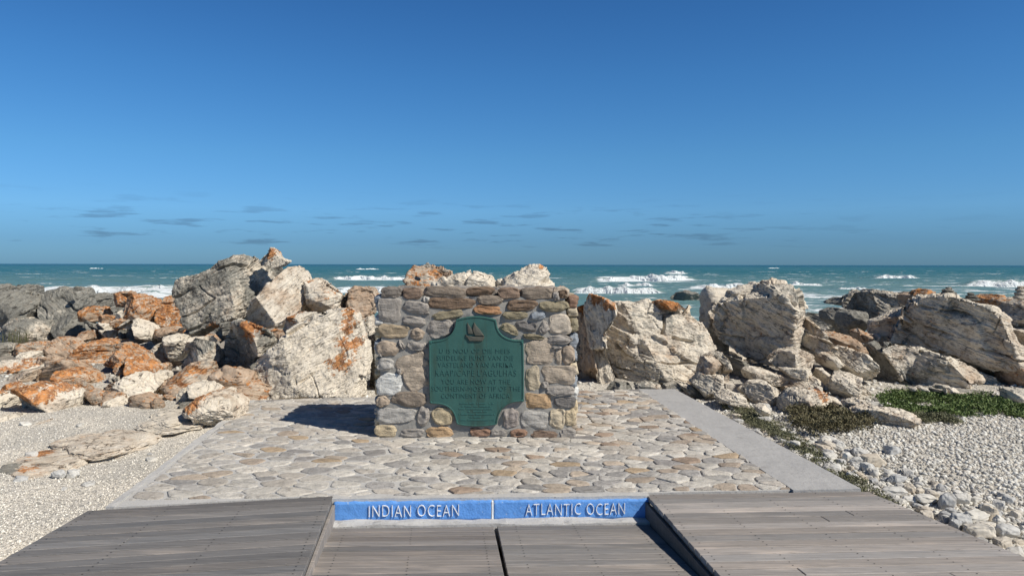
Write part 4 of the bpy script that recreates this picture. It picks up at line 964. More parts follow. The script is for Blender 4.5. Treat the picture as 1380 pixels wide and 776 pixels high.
def rocks_right():
    r = rock
    r('H', "235,200 320,122 430,125 540,120 600,160 760,180 830,240 880,310 925,390 885,460 840,520 780,605 600,625 430,615 330,605 260,480 230,330", 10.9, 1.5, 'broad tan boulder with furrowed face right of the monument', 'tan', 14, level=8, planes=((.25, -.9, .3, .42), (-.5, -.8, -.1, .55)), nplanes=2, lean=.3, lich=[(490, 450, 30, .4)], crack=1.5, blk=1.2)
    r('H', "140,140 170,75 230,88 310,120 322,165 262,180 240,330 265,480 325,605 215,650 160,400 140,250", 10.6, 1.1, 'tall column with an orange crown at the left end of the broad tan boulder', 'tan', 80, level=7, lich=[(200, 100, 60, .9), (260, 130, 50, .9)], planes=((-.5, -.85, .0, .3),))
    r('H', "88,155 140,138 158,300 190,500 215,660 90,665 80,400", 10.9, .9, 'dark brown cleft rock between the monument and the orange-crowned column', 'brown', 80, level=7, lich=[(115, 170, 35, .9)], planes=((-.8, -.55, .0, .1),))
    r('H', "0,200 90,188 105,300 112,400 95,480 110,660 0,660", 11.4, .9, 'dark layered rock just right of the monument', 'dark', 5, level=6)
    r('H', "538,118 600,108 700,125 755,168 680,175 580,158", 11.2, .4, 'thin orange slab lying on the broad tan boulder', 'orange', 5, lich=[(640, 130, 100, .9)])
    r('H', "260,660 295,612 400,616 425,660", 9.9, .4, 'left one of three dark stones at the foot of the broad tan boulder', 'grey', 0)
    r('H', "425,660 440,620 500,608 590,625 600,660", 9.9, .4, 'middle one of three dark stones at the foot of the broad tan boulder', 'grey', 0)
    r('H', "600,660 620,630 700,612 790,630 800,665", 9.9, .5, 'right one of three dark stones at the foot of the broad tan boulder', 'grey', 0)
    r('H', "700,620 790,630 880,705 860,730 740,670", 9.8, .3, 'dark slanting slab beside the end of the concrete strip', 'grey', 40)
    r('I', "5,645 60,592 180,598 197,690 90,735", 9.6, .6, 'smooth tan block, lowest of the split cluster by the concrete strip', 'tan', 20, blk=.5)
    r('I', "45,590 80,500 130,463 165,530 182,600 60,592", 9.8, .6, 'triangular tan block, top left of the split cluster by the concrete strip', 'tan', 20, blk=.6)
    r('I', "132,463 200,473 226,560 230,640 192,645 165,530", 9.8, .6, 'upright block with a pink edge in the split cluster by the concrete strip', 'tan', 75, blk=.5, lich=[(180, 480, 30, .5)])
    r('I', "190,640 250,650 242,702 195,704", 9.5, .4, 'little squarish stone right of the split cluster', 'tan', 0)
    r('I', "120,240 220,178 350,150 410,130 440,68 500,60 570,68 600,110 625,190 680,300 718,390 718,490 650,460 540,460 470,550 400,535 300,475 200,400 160,320", 11.0, 1.5, 'tallest boulder on the right, leaning with a shaded overhang', 'tan', 28, level=8, planes=((-.66, -.70, -.2, .40),), nplanes=3, lean=.1, blk=1.35, crack=1.4)
    r('I', "78,130 108,92 220,98 240,180 210,300 230,520 120,540 90,400 80,250", 12.0, .8, 'stack of thin white layers behind the tallest boulder', 'white', 0, blk=1.4, name='layered_rock')
    r('I', "222,110 290,85 380,68 445,80 440,145 430,300 250,320 225,200", 11.8, .8, 'pale block with white top behind the tallest boulder', 'white', -10)
    r('I', "460,520 540,460 620,447 700,480 738,520 710,565 600,565 520,565", 10.2, .8, 'rounded pale lobe under the foot of the tallest boulder', 'tan', -12, lich=[(700, 510, 30, .6)])
    r('I', "520,562 620,555 700,565 725,625 680,635 570,605", 10.0, .6, 'lower pale lobe with a ledge at the foot of the tallest boulder', 'white', -15)
    r('I', "308,570 350,555 420,562 520,600 690,640 640,675 480,655 325,615", 10.1, .6, 'long slab lying in the shadow under the tallest boulder', 'tan', 12)
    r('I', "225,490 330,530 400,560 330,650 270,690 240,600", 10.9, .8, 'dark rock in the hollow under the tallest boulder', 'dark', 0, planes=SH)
    r('I', "520,620 700,600 790,680 700,740 560,730", 9.9, .8, 'pale sloping slab behind the lichen-topped boulder', 'tan', 30)
    r('L', "180,120 250,66 320,58 380,98 430,130 400,170 330,200 250,190", 9.3, .7, 'rounded tan boulder left of the lichen-topped one', 'tan', 0, blk=.7)
    r('L', "30,155 110,122 190,150 205,205 100,200 40,185", 8.9, .6, 'pale flat stone at the head of the grass strip', 'white', 0, lean=.5)
    r('L', "425,260 450,165 500,120 560,108 640,118 715,132 730,190 700,248 560,262 450,270", 8.6, .8, 'tan boulder with a bright orange lichen top beside the brown shrub', 'tan', 5, lich=[(665, 132, 55, 1.)], blk=.6, level=7)
    r('L', "705,140 768,162 762,205 715,228", 8.8, .5, 'small rounded stone touching the right of the lichen-topped boulder', 'tan', 0)
    r('L', "690,30 760,8 880,18 890,80 960,100 1018,170 900,180 780,185 720,125", 9.5, .8, 'furrowed tan boulder behind the cream ground rock', 'tan', 15, level=7)
    r('L', "815,245 840,190 920,172 995,200 980,235 900,255", 8.3, .5, 'pale stone propped behind the cream ground rock', 'white', 10)
    r('L', "885,262 920,230 1000,223 1100,240 1180,243 1260,268 1315,342 1200,350 1060,365 960,330", 7.8, .7, 'low cream ground rock with a pitted face at the edge of the right gravel', 'cream', 5, level=7, blk=.5, rough=1.6)
    r('L', "270,218 330,203 358,240 330,275 282,252", 8.2, .35, 'round pale stone beside the grass strip', 'white', 0)
    r('L', "555,100 590,95 630,100 640,112 570,120", 8.9, .18, 'flat grey pebble on the lichen-topped boulder', 'tan', 0, name='pebble')
    r('L', "638,92 660,86 682,98 676,120 645,120", 8.9, .15, 'round white pebble on the lichen-topped boulder', 'white', 0, name='pebble')
    r('J', "225,505 260,485 300,490 385,610 330,645 240,600", 10.6, .7, 'greenish pale block right of the tallest boulder', 'tan', 60, blk=.5)
    r('J', "320,500 400,478 520,510 620,590 637,725 560,730 460,665 390,605", 10.5, 1.0, 'furrowed tan boulder stepping down into the dark hollow', 'tan', 25, level=7)
    r('J', "200,370 330,368 470,400 560,510 590,580 500,545 400,485 320,475 250,420", 11.3, .9, 'ochre-edged slab above the dark hollow', 'mixed', 20)
    r('J', "498,375 555,343 600,378 622,432 540,440", 12.0, .6, 'small pink striped boulder behind the ochre-edged slab', 'mixed', 0, lich=[(560, 400, 50, .4)])
    r('J', "605,385 660,374 675,402 620,450", 12.0, .5, 'small cream stone right of the pink striped boulder', 'cream', 0)
    r('J', "230,640 300,640 310,700 280,800 220,780", 10.2, .5, 'rough pale stone wedged at the foot of the tallest boulder', 'tan', 10)
    r('J', "410,222 480,203 560,220 575,310 525,380 450,390 405,320", 13.6, .9, 'black cube-like block on the shore right of the tallest boulder', 'dark', 0)
    r('J', "286,210 350,188 432,195 412,330 340,310 288,270", 14.6, .9, 'black boulder at the waterline left of the cube-like block', 'dark', 0)
    r('J', "430,135 560,60 650,63 720,68 840,98 900,80 970,110 1000,170 880,220 780,300 660,330 560,260 450,210", 15.0, 1.6, 'long grey shore ridge speckled white on the right', 'grey', 25, level=7, blk=1.3, name='crag')
    r('J', "286,155 360,112 450,113 490,165 420,172 340,158", 19.5, .9, 'low black reef at the waterline beside the white wash', 'dark', 0, name='reef')
    r('J', "130,240 200,228 290,238 310,290 390,340 400,400 260,370 190,330", 15.5, 1.2, 'black boulders heap right of the tallest boulder at the waterline', 'dark', 0)
    r('J', "165,285 250,290 300,370 270,400 190,400", 12.8, .8, 'dark grey stepped rock right of the tallest boulder', 'grey', 0)
    r('J', "203,432 250,428 275,470 240,505 205,485", 11.2, .4, 'small layered grey stone touching the tallest boulder', 'grey', 0)
    r('J', "560,480 680,440 770,600 830,720 920,790 620,790 640,700 600,600", 10.9, .9, 'sunken rock darkened as the shade of the hollow between the tan boulders', 'dark', 50, planes=SH)  # shade of the hollow put into the rock colour
    r('J', "680,430 760,440 900,760 860,800 780,600", 11.0, .5, 'wall darkened as shade in the hollow left of the split boulder', 'dark', 60, planes=SH)  # coloured dark too, so the hollow reads as shade
    r('K', "75,285 90,228 180,190 250,158 352,125 335,200 262,300 222,360 160,385 100,340", 11.8, .9, 'left shoulder of the great right-hand outcrop, cut off by a dark cleft', 'tan', -30, level=7, planes=((-.5, -.8, -.2, .35),))
    r('K', "225,360 290,250 340,150 390,88 480,73 600,88 700,120 752,170 782,240 803,320 795,345 822,400 828,490 802,555 700,510 600,470 500,405 330,372", 10.9, 1.7, 'huge tan crown of the great right-hand outcrop', 'tan', 22, level=8, planes=((-.66, -.70, -.12, .44),), nplanes=1, lean=.25, crack=1.7, blk=1.3)
    r('K', "150,395 230,368 400,398 560,435 680,512 800,560 855,610 845,645 700,645 500,615 280,605 215,500", 10.3, 1.4, 'long tan slab below the crown of the great right-hand outcrop', 'tan', 20, level=7, planes=((-.35, -.85, -.3, .35), (.4, -.8, .4, .5)), nplanes=2)
    r('K', "215,635 300,608 450,618 770,640 775,680 240,670", 9.6, .8, 'flat blue-grey slab behind the green plants', 'grey', 0, blk=.3, crack=.3, lean=.8, rough=.5)
    r('K', "285,612 310,602 334,614 325,628 290,628", 9.5, .16, 'leftmost of the white stones lying on the blue-grey slab', 'white', 0, name='pebble')
    r('K', "326,606 350,596 374,606 388,630 335,628", 9.5, .2, 'second white stone from the left on the blue-grey slab', 'white', 0, name='pebble')
    r('K', "430,602 450,590 500,592 508,608 440,614", 9.6, .25, 'white stone behind the biggest one on the blue-grey slab', 'white', 0, name='pebble')
    r('K', "468,625 490,606 545,608 560,636 480,638", 9.4, .25, 'biggest white stone on the blue-grey slab', 'white', 0, name='pebble')
    r('K', "785,265 830,278 878,370 842,425 800,405", 11.0, .7, 'pale block leaning on the right of the great outcrop', 'white', 55)
    r('K', "768,190 800,176 806,200 790,270 775,240", 11.6, .4, 'small white wedge in the gap right of the great outcrop', 'white', 60)
    r('K', "800,210 850,125 900,100 980,88 1060,100 1060,265 850,265 812,245", 12.0, 1.4, 'tan boulder at the right edge under the white cairn', 'tan', 15, level=7, lich=[(900, 110, 40, .5)])
    r('K', "848,268 1060,262 1060,365 892,368", 11.6, 1.0, 'squared block below the boulder at the right edge', 'tan', 0)
    r('K', "868,372 1060,368 1060,470 940,505 872,435", 11.3, 1.0, 'dark block in shade at the right edge', 'grey', 0, planes=SH)
    r('K', "820,440 900,495 948,525 1060,560 1060,650 900,645 850,560", 10.5, .9, 'pinkish sloping rock at the right edge', 'mixed', 30)
    r('K', "828,610 900,640 985,720 990,770 860,745 830,690", 9.3, .5, 'pale ribbed rock right of the green plants', 'white', 50)
    r('K', "305,75 330,45 370,33 450,68 440,100 320,115", 12.9, .7, 'orange-brown boulder on the skyline left of the small grey cairn', 'orange', 0)
    r('K', "690,90 760,68 845,88 830,140 770,185 710,150", 12.7, .9, 'orange-brown boulder on the skyline right of the small dark cairn', 'orange', 0)
    r('K', "300,300 0,0 0,1".replace('300,300 0,0 0,1', "240,70 300,58 330,90 320,140 250,130"), 13.2, .6, 'red-brown stone at the end of the grey shore ridge', 'brown', 0)
    r('Q', "903,401 912,394 926,391 940,394 947,402 942,404 906,404", 80, 2.4, 'low black reef out in the water right of the broad tan boulder', 'dark', 0, name='reef')
    r('Q', "1005,402 1018,400 1030,403 1020,407 1006,406", 60, 1.2, 'small black reef awash behind the tallest boulder', 'dark', 0, name='reef')
def cairn(label, z, stones, Y, look='grey', group=None):
    """a little pile of balanced stones: the pile is the thing, each stone a part"""
    X0, _, Z0 = px(*zp(z, '%f,%f' % (stones[0][0], stones[0][1] + stones[0][3] / 2))[0], Y)
    root = empty('cairn', (X0, Y, Z0)); tag(root, label, 'cairn', group)
    l0, g0, w0 = LOOK[look]
    for i, (x, y, w, h) in enumerate(stones):
        X, _, Z = px(*zp(z, '%f,%f' % (x, y))[0], Y); k = Y / FPX / ZM[z][2]
        V, F = ico(4); bc = V * .3 + i * 9 + Y
        p = V * (1 + fbm(V * 1.3 + i * 5 + Y, 3)[:, None] * .3); p = np.sign(p) * np.abs(p) ** .8 * (w * k / 2, w * k * .4, h * k / 2 * 1.12)
        o = mesh_obj('stone', p + (X - X0, 0, Z - Z0), F, M['rock'], root, True, attrs={'mask': ('FLOAT_COLOR', np.tile((l0, g0, w0), (len(p), 1))), 'bc': ('FLOAT_VECTOR', bc)})
rocks_left(); rocks_right()
cairn('tiny white cairn above the left of the monument', 'G', [(210, 82, 50, 16), (208, 68, 34, 14), (208, 57, 22, 10)], 13.4, 'white')
cairn('tiny cairn of two dots right of the white one above the monument', 'G', [(350, 118, 50, 16), (345, 106, 22, 12)], 13.3, 'tan')
cairn('small grey cairn on the skyline of the great right-hand outcrop', 'K', [(512, 64, 84, 24), (505, 46, 60, 20), (512, 32, 34, 14)], 11.4, 'grey')
cairn('small dark cairn right of the grey one on the skyline', 'K', [(645, 96, 90, 16), (645, 82, 62, 18), (640, 66, 36, 18)], 11.5, 'dark')
cairn('white cairn of rounded stones at the right edge', 'K', [(930, 84, 80, 26), (930, 62, 62, 22), (932, 42, 56, 22), (930, 26, 36, 16)], 11.9, 'white')
cairn('tiny cairn on top of the crag at the left', 'A', [(683, 72, 60, 18), (680, 58, 40, 14)], 15.8, 'grey')

# anonymous rubble filling the heaps (nothing tells these apart)
def filler(n, x0, x1, y0, y1, s0, s1, look, label, group, seed):
    rs = random.Random(seed); src = []
    for k in range(5):
        w = 30
        pts = [(600 + w * math.cos(a) * rs.uniform(.8, 1.1), 500 + w * .75 * math.sin(a) * rs.uniform(.8, 1.1)) for a in [i * math.tau / 9 for i in range(9)]]
        src.append(pts)
    protos = []
    for i in range(n):
        k = i % 5
        if i < 5:
            o = rock('Q', src[k], 8, .42, label, look, rs.uniform(-30, 30), name='rubble_rock', level=5, group=group); ROCKS.pop(); protos.append(o)
            ROCKS.append(o)
        else:
            o = protos[k].copy(); C.objects.link(o)
        s = rs.uniform(s0, s1)
        Y = rs.uniform(y0, y1); X = rs.uniform(x0(Y), x1(Y))
        o.location = (X, Y, ground_h(X, Y) - .08 * s); o.scale = (s * rs.uniform(.8, 1.3), s, s * rs.uniform(.6, 1)); o.rotation_euler = (rs.uniform(-.2, .2), rs.uniform(-.3, .3), rs.uniform(0, 6.28))
# ------------------------------------------------------------------ rubble, gravel, cobbles
filler(60, lambda y: -.62 * y, lambda y: -.2 * y, 9.3, 16.5, .5, 1.7, 'mixed', 'rough brown and cream rubble rock filling the gaps of the left rock field', 'rubble rocks in the left field', 21)
filler(26, lambda y: -.66 * y, lambda y: -.36 * y, 8.7, 10.2, .35, .9, 'mixed', 'small ochre and cream rubble rock at the front of the left rock field', 'front rubble rocks in the left field', 23)
filler(55, lambda y: .1 * y, lambda y: .78 * y, 11.6, 16.5, .5, 1.8, 'tan', 'rough tan rubble rock filling the gaps of the right rock field', 'rubble rocks in the right field', 22)

def pebble_material():
    m, t, b = mat('beach_pebbles'); N = NT(t); p = N.pos(); oi = N.n('ShaderNodeObjectInfo').outputs['Random']; c = N.attr('col')
    n = N.noise(p, 24, 5, .65)
    tint = N.n('ShaderNodeValToRGB'); el = tint.color_ramp.elements; N.l(oi, tint.inputs[0])
    for i, (ps, cc) in enumerate(((0, (.50, .485, .45)), (.25, (.62, .59, .52)), (.5, (.40, .40, .39)), (.7, (.68, .65, .58)), (.85, (.52, .45, .35)), (1, (.50, .49, .46)))):
        if i > 1: el.new(.5)
        el[min(i, len(el) - 1)].position = ps
    srt = ((0, (.50, .485, .45)), (.25, (.62, .59, .52)), (.5, (.40, .40, .39)), (.7, (.68, .65, .58)), (.85, (.52, .45, .35)), (1, (.50, .49, .46)))
    for e, (ps, cc) in zip(tint.color_ramp.elements, srt): e.position = ps; e.color = (*cc, 1)
    k = N.mix(1., c, tint.outputs[0], 'MULTIPLY'); k = N.mix(.7, k, N.mix(n, (.5, .5, .5), (1.4, 1.4, 1.4)), 'MULTIPLY')
    k = N.mix(N.m('MULTIPLY', N.rng(N.noise(p, 9, 4, .6, 1.), .6, .64), .35), k, (.2, .17, .13))
    N.l(k, b.inputs['Base Color']); b.inputs['Roughness'].default_value = .8; b.inputs['Specular IOR Level'].default_value = .3
    N.l(N.bump(N.noise(p, 40, 5, .7), .5, .006), b.inputs['Normal'])
    return m
M['pebble'] = pebble_material()
def grain_material():
    m, t, b = mat('gravel_grains'); N = NT(t); N.l(N.attr('col'), b.inputs['Base Color']); b.inputs['Roughness'].default_value = .9; b.inputs['Specular IOR Level'].default_value = .2
    return m
M['grain'] = grain_material()
PM = []
for k in range(9):
    V, F = ico(5); rs_ = np.random.RandomState(k + 70); e = rs_.uniform(.6, .95)
    p = np.sign(V) * np.abs(V) ** e
    for _ in range(4):
        n = rs_.normal(size=3); n /= np.linalg.norm(n); p -= n * (np.maximum(p @ n - rs_.uniform(.6, .9), 0) * .9)[:, None]
    p = p * (1 + fbm(V * 1.1 + k * 9, 3)[:, None] * .22) * (1, rs_.uniform(.7, 1), rs_.uniform(.5, .8))
    me_o = mesh_obj('cobble', p, F, M['pebble'], smooth=True, cols=np.ones((len(p), 3))); PM.append(me_o.data); bpy.data.objects.remove(me_o)
def cobble(X, Y, w, h, k, rz, label, group, sink=.25, d=None, name='cobble'):
    o = bpy.data.objects.new(name, PM[k % 9]); C.objects.link(o)
    o.scale = (w / 2, (d or w * .8) / 2, h / 2 / .62); o.location = (X, Y, ground_h(X, Y) + h * .5 - h * sink); o.rotation_euler = (rs.uniform(-.15, .15), rs.uniform(-.2, .2), rz)
    tag(o, label, 'stone', group); return o
rs = random.Random(77)
BIG = [(280, 343, 90, 52, 'rounded white cobble, uppermost big one along the right deck edge'), (150, 255, 132, 62, 'angular grey cobble where the concrete strip meets the deck'), (120, 290, 62, 46, None), (555, 455, 76, 76, None), (625, 440, 88, 66, None),
       (435, 437, 108, 50, 'long flat grey cobble halfway down the right deck edge'), (632, 552, 88, 92, 'white egg-shaped cobble beside the two blue-grey ones'), (700, 518, 124, 60, 'smooth blue-grey cobble, upper of the two largest'), (725, 590, 132, 82, 'smooth blue-grey cobble, lower of the two largest'),
       (548, 535, 78, 60, None), (600, 572, 60, 82, 'yellowish cobble leaning on the deck edge left of the egg-shaped one'), (782, 510, 76, 72, None), (345, 395, 56, 46, None), (395, 400, 50, 36, None), (270, 398, 110, 50, 'flat pale cobble sunk in the weeds of the right deck edge'),
       (345, 437, 60, 36, None), (490, 500, 46, 38, None), (850, 645, 92, 78, 'faceted cream cobble near the bottom right corner'), (770, 682, 150, 48, 'long flat yellow-grey cobble touching the deck near the bottom right corner'), (915, 705, 92, 60, None), (250, 205, 76, 46, 'lone brown stone on the right gravel'),
       (870, 590, 120, 60, None), (15, 245, 50, 70, None), (65, 262, 60, 50, None), (80, 215, 70, 44, None), (830, 540, 60, 60, None), (930, 640, 60, 40, None), (700, 445, 60, 36, None), (880, 450, 60, 36, None), (840, 430, 50, 30, None)]
GRP = 'cobbles along the right deck edge'; GLB = 'pale rounded cobble in the loose band along the right deck edge'
placed = []
for i, (x, y, w, h, lb) in enumerate(BIG):
    qx, qy = zp('M', '%f,%f' % (x, y + h * .3))[0]; X, Y = gp(qx, qy, -.08); k = Y / FPX / 3.958
    placed.append((X, Y, w * k / 2)); o = cobble(X, Y + h * k * .3, w * k * 1.12, h * k * 1.05, i, rs.uniform(-.4, .4), lb or GLB, GRP, .12)
i = 0
while len(placed) < 240:
    i += 1
    t = rs.random() ** 1.3; Y = 3.6 + 4.2 * t; e = 2.16 + (9.82 - Y) * .094 if Y > 5.46 else 2.57 + (5.46 - Y) * .248
    wd = .75 * (1 - t) + .35; X = e + .09 + wd * rs.random() ** 1.6; s_ = rs.uniform(.022, .058) * (1.25 - .5 * t)
    if X / Y > .74: continue
    if any((X - a) ** 2 + (Y - b_) ** 2 < ((s_ + c) * .8) ** 2 for a, b_, c in placed): continue
    placed.append((X, Y, s_)); cobble(X, Y, s_ * 2.1, s_ * rs.uniform(1., 1.6), i, rs.uniform(0, 6.3), GLB, GRP, .2)
# loose stones at the foot of the right-hand rocks
LG = 'loose pale stones below the right rocks'
for i in range(42):
    q = rs.choice([(970, 1040, 545, 575), (1100, 1160, 600, 640), (1120, 1200, 545, 556), (1070, 1120, 598, 620)])
    X, Y = gp(rs.uniform(q[0], q[1]), rs.uniform(q[2], q[3]), -.08); s_ = rs.uniform(.03, .08); cobble(X, Y, s_ * 2.3, s_ * 1.3, i, rs.uniform(0, 6.3), 'loose pale stone at the foot of the right-hand rocks', LG, .2)
for i in range(34):
    X = rs.uniform(-6.5, -2.9); Y = rs.uniform(4.6, 8.2)
    if X > -3.0 - (Y - 5) * .1 or abs(X / Y) > .72: continue
    s_ = rs.uniform(.02, .05); cobble(X, Y, s_ * 2.6, s_ * 1., i, rs.uniform(0, 6.3), 'small flat stone half sunk in the left gravel', 'small stones in the left gravel', .35)

# sunken slabs in the left gravel
def sunk(z, s, h, look, label, lich=()):
    P = [gp(*q, -.07) for q in zp(z, s)]; cx = sum(q[0] for q in P) / len(P); cy = sum(q[1] for q in P) / len(P)
    V, F = ico(6); th = np.arctan2(V[:, 1], V[:, 0]); rr = np.sqrt(V[:, 0] ** 2 + V[:, 1] ** 2)
    a = np.array([math.atan2(q[1] - cy, q[0] - cx) for q in P]); d = np.array([math.hypot(q[0] - cx, q[1] - cy) for q in P]); k = np.argsort(a); a, d = a[k], d[k]
    rad = np.interp(th, np.concatenate([a - math.tau, a, a + math.tau]), np.tile(d, 3)) * rr ** .5
    rad = rad * (1 + fbm(V * 2 + cx, 3) * .15)
    p = np.stack([rad * np.cos(th), rad * np.sin(th), np.sign(V[:, 2]) * np.abs(V[:, 2]) ** .7 * h * .5], 1); bc = p + (cx * 3, cy, 0)
    f1, f2, idn = worley(bc * (5, 5, 2)); p[:, 2] += ((RND[idn, 3] - .5) * .008 - (1 - sstep(0, .06, f2 - f1)) * .006 + fbm(bc * 3, 4) * .022) * (V[:, 2] > 0)
    l0, g0, w0 = LOOK[look]; li = np.zeros(len(p)) + l0
    for (x, y, r_, st_) in lich:
        q = gp(*zp(z, '%f,%f' % (x, y))[0], -.07); li = np.maximum(li, st_ * (1 - sstep(.3, 1.2, np.hypot(p[:, 0] + cx - q[0], p[:, 1] + cy - q[1]) / (r_ / ZM[z][2] * cy / FPX * 1.6))))
    o = mesh_obj('sunken_slab', p, F, M['rock'], smooth=True, attrs={'mask': ('FLOAT_COLOR', np.stack([li, g0 + li * 0, w0 + li * 0], 1)), 'bc': ('FLOAT_VECTOR', bc)})
    o.location = (cx, cy, ground_h(cx, cy) + .0); tag(o, label, 'rock'); return o
sunk('D', "400,580 500,500 640,465 740,470 825,520 800,570 640,640 480,690 400,650", .10, 'white', 'smooth pale slab lying in the gravel in front of the orange-shouldered boulder')
rock('D', "555,345 600,290 720,242 860,238 930,285 942,335 800,335 700,385 560,415", 8.9, .8, 'wedge-shaped slab with a white top and dark underside near the paving corner', 'white', 12, planes=SH)
rock('D', "560,420 700,395 725,450 600,490 540,465", 8.6, .5, 'stone darkened as the shadow under the wedge-shaped slab', 'dark', 0, planes=SH)  # dark colour carries the shadow beneath the slab
rock('D', "690,440 780,350 860,328 960,340 1060,368 1135,430 1145,515 1060,570 950,585 830,530 810,495 720,475", 8.0, .9, 'cream boulder with an orange shoulder beside the paving corner', 'cream', 25, lich=[(800, 370, 90, 1.)], blk=.6, level=7, lean=.5)
rock('D', "945,300 1020,278 1115,310 1090,365 980,345", 8.9, .5, 'small tan block behind the cream boulder by the paving corner', 'tan', 0)
sunk('P', "90,235 180,170 280,175 335,215 250,235 140,275 85,280", .09, 'cream', 'ochre-tinted flat slab sunk in the left gravel, nearest the deck', [(160, 190, 60, .8), (110, 250, 40, .8)])
sunk('P', "262,165 330,108 392,108 385,180 345,205 275,180", .10, 'cream', 'left one of two smooth pink-white humps in the left gravel')
sunk('P', "370,205 395,140 460,98 565,100 545,160 450,195", .10, 'cream', 'right one of two smooth pink-white humps in the left gravel')
sunk('P', "565,100 640,60 760,25 830,20 825,70 760,100 640,120", .07, 'tan', 'long greyish hump in the left gravel below the boulders')
sunk('P', "10,240 50,215 95,225 80,260 20,262", .05, 'grey', 'small grey slab sunk in gravel left of the ochre-tinted one')
for x, y, w, h, lb, kk in ((128, 180, 46, 30, 'small black stone behind the ochre-tinted slab', 1), (240, 255, 52, 30, 'grey stone at the foot of the ochre-tinted slab', 3), (292, 250, 58, 30, 'rounded blue-grey stone beside the ochre-tinted slab', 2)):
    X, Y = gp(x / 3, 550 + (y + h / 2) / 3, -.07); k = Y / FPX / 3; cobble(X, Y, w * k, h * k, kk, .2, lb, None, .1)

def grains(name, label, pts, smin, smax, palette, seed):
    r_ = np.random.RandomState(seed); V, F = ico(1); n = len(pts)
    s_ = r_.uniform(0, 1, n) ** 3.2 * (smax - smin) + smin
    sc = s_[:, None] * np.stack([np.ones(n), r_.uniform(.6, 1, n), r_.uniform(.45, .8, n)], 1)
    a = r_.uniform(0, 6.28, n); b_ = r_.uniform(-.6, .6, n)
    P = V[None] * (1 + r_.uniform(-.22, .22, (n, len(V), 1))) * sc[:, None]
    x = P[:, :, 0] * np.cos(b_)[:, None] + P[:, :, 2] * np.sin(b_)[:, None]; z = -P[:, :, 0] * np.sin(b_)[:, None] + P[:, :, 2] * np.cos(b_)[:, None]; y = P[:, :, 1]
    P = np.stack([x * np.cos(a)[:, None] - y * np.sin(a)[:, None], x * np.sin(a)[:, None] + y * np.cos(a)[:, None], z], 2)
    P += np.stack([pts[:, 0], pts[:, 1], ground_arr(pts[:, 0], pts[:, 1]) + s_ * .22], 1)[:, None]
    Fa = (F[None] + (np.arange(n) * len(V))[:, None, None]).reshape(-1, 3)
    pal = np.array(palette)[r_.randint(0, len(palette), n)] * r_.uniform(.8, 1.2, (n, 1))
    tag(mesh_obj(name, P.reshape(-1, 3), Fa, M['grain'], cols=np.repeat(pal, len(V), 0)), label, 'gravel', kind='stuff')
def scatter(n, xf, y0, y1, seed, pw=1.):
    r_ = np.random.RandomState(seed); y = y0 + (y1 - y0) * r_.uniform(0, 1, n) ** pw; a, b_ = xf(y); x = a + (b_ - a) * r_.uniform(0, 1, n)
    k = ~in_built(x - .03 * np.sign(x), y) & ~in_built(x, y); return np.stack([x[k], y[k]], 1)
GP = [(.62, .60, .54), (.57, .55, .50), (.52, .50, .45), (.66, .64, .58), (.46, .44, .39), (.38, .36, .32), (.58, .53, .45), (.68, .66, .60)]
edge = lambda y: np.where(y > 5.46, 2.18 + (9.82 - y) * .094, 2.59 + (5.46 - y) * .248)
grains('gravel', 'pale shell gravel and small stones right of the deck', scatter(42000, lambda y: (edge(y), y * .74 + .3), 3.5, 9.6, 1, 1.15), .004, .026, GP, 1)
GS = [(.72, .68, .59), (.68, .64, .56), (.76, .72, .64), (.62, .58, .50), (.50, .46, .40)]
grains('gravel', 'fine sandy shell gravel left of the deck and paving', scatter(22000, lambda y: (-y * .72 - .3, -2.6 + y * 0), 3.7, 9.4, 2, 1.1), .004, .011, GS, 2)
grains('gravel', 'loose chips between the rocks', scatter(5000, lambda y: (-y * .72, y * .75), 9.2, 13, 3), .01, .04, GP[:6], 3)

# ------------------------------------------------------------------ plants
def leaf_material(name, a, b_):
    m, t, b = mat(name); N = NT(t); N.l(N.mix(.6, N.mix(N.noise(N.pos(), 12, 4, .6), a, b_), N.attr('col'), 'MULTIPLY'), b.inputs['Base Color']); b.inputs['Roughness'].default_value = .7
    return m
M['leaf'] = leaf_material('succulent_leaf', (.06, .10, .02), (.16, .22, .06)); M['twig'] = leaf_material('brown_shrub_leaf', (.10, .075, .04), (.17, .16, .075)); M['weed'] = leaf_material('grey_weed_leaf', (.09, .09, .045), (.22, .22, .12))
def leaves(n, fn, l0, l1, seed, up=.7):
    r_ = np.random.RandomState(seed); V = []; F = []; c = []
    B = np.array([fn(r_) for _ in range(n)])
    d = r_.normal(size=(n, 3)); d[:, 2] = np.abs(d[:, 2]) * up + .25; d /= np.linalg.norm(d, axis=1)[:, None]
    s_ = np.cross(d, r_.normal(size=(n, 3))); s_ /= np.linalg.norm(s_, axis=1)[:, None]; nn = np.cross(d, s_)
    L = r_.uniform(l0, l1, n)[:, None]; w = L * .2
    P = np.stack([B, B + d * L * .5 + s_ * w, B + d * L, B + d * L * .5 - s_ * w, B + d * L * .5 + nn * w * .7], 1)
    F = (np.array([[0, 1, 4], [1, 2, 4], [2, 3, 4], [3, 0, 4]])[None] + (np.arange(n) * 5)[:, None, None]).reshape(-1, 3)
    return P.reshape(-1, 3), F, np.repeat(r_.uniform(.45, 1.5, (n, 1)) * (1, 1, 1), 5, 0)
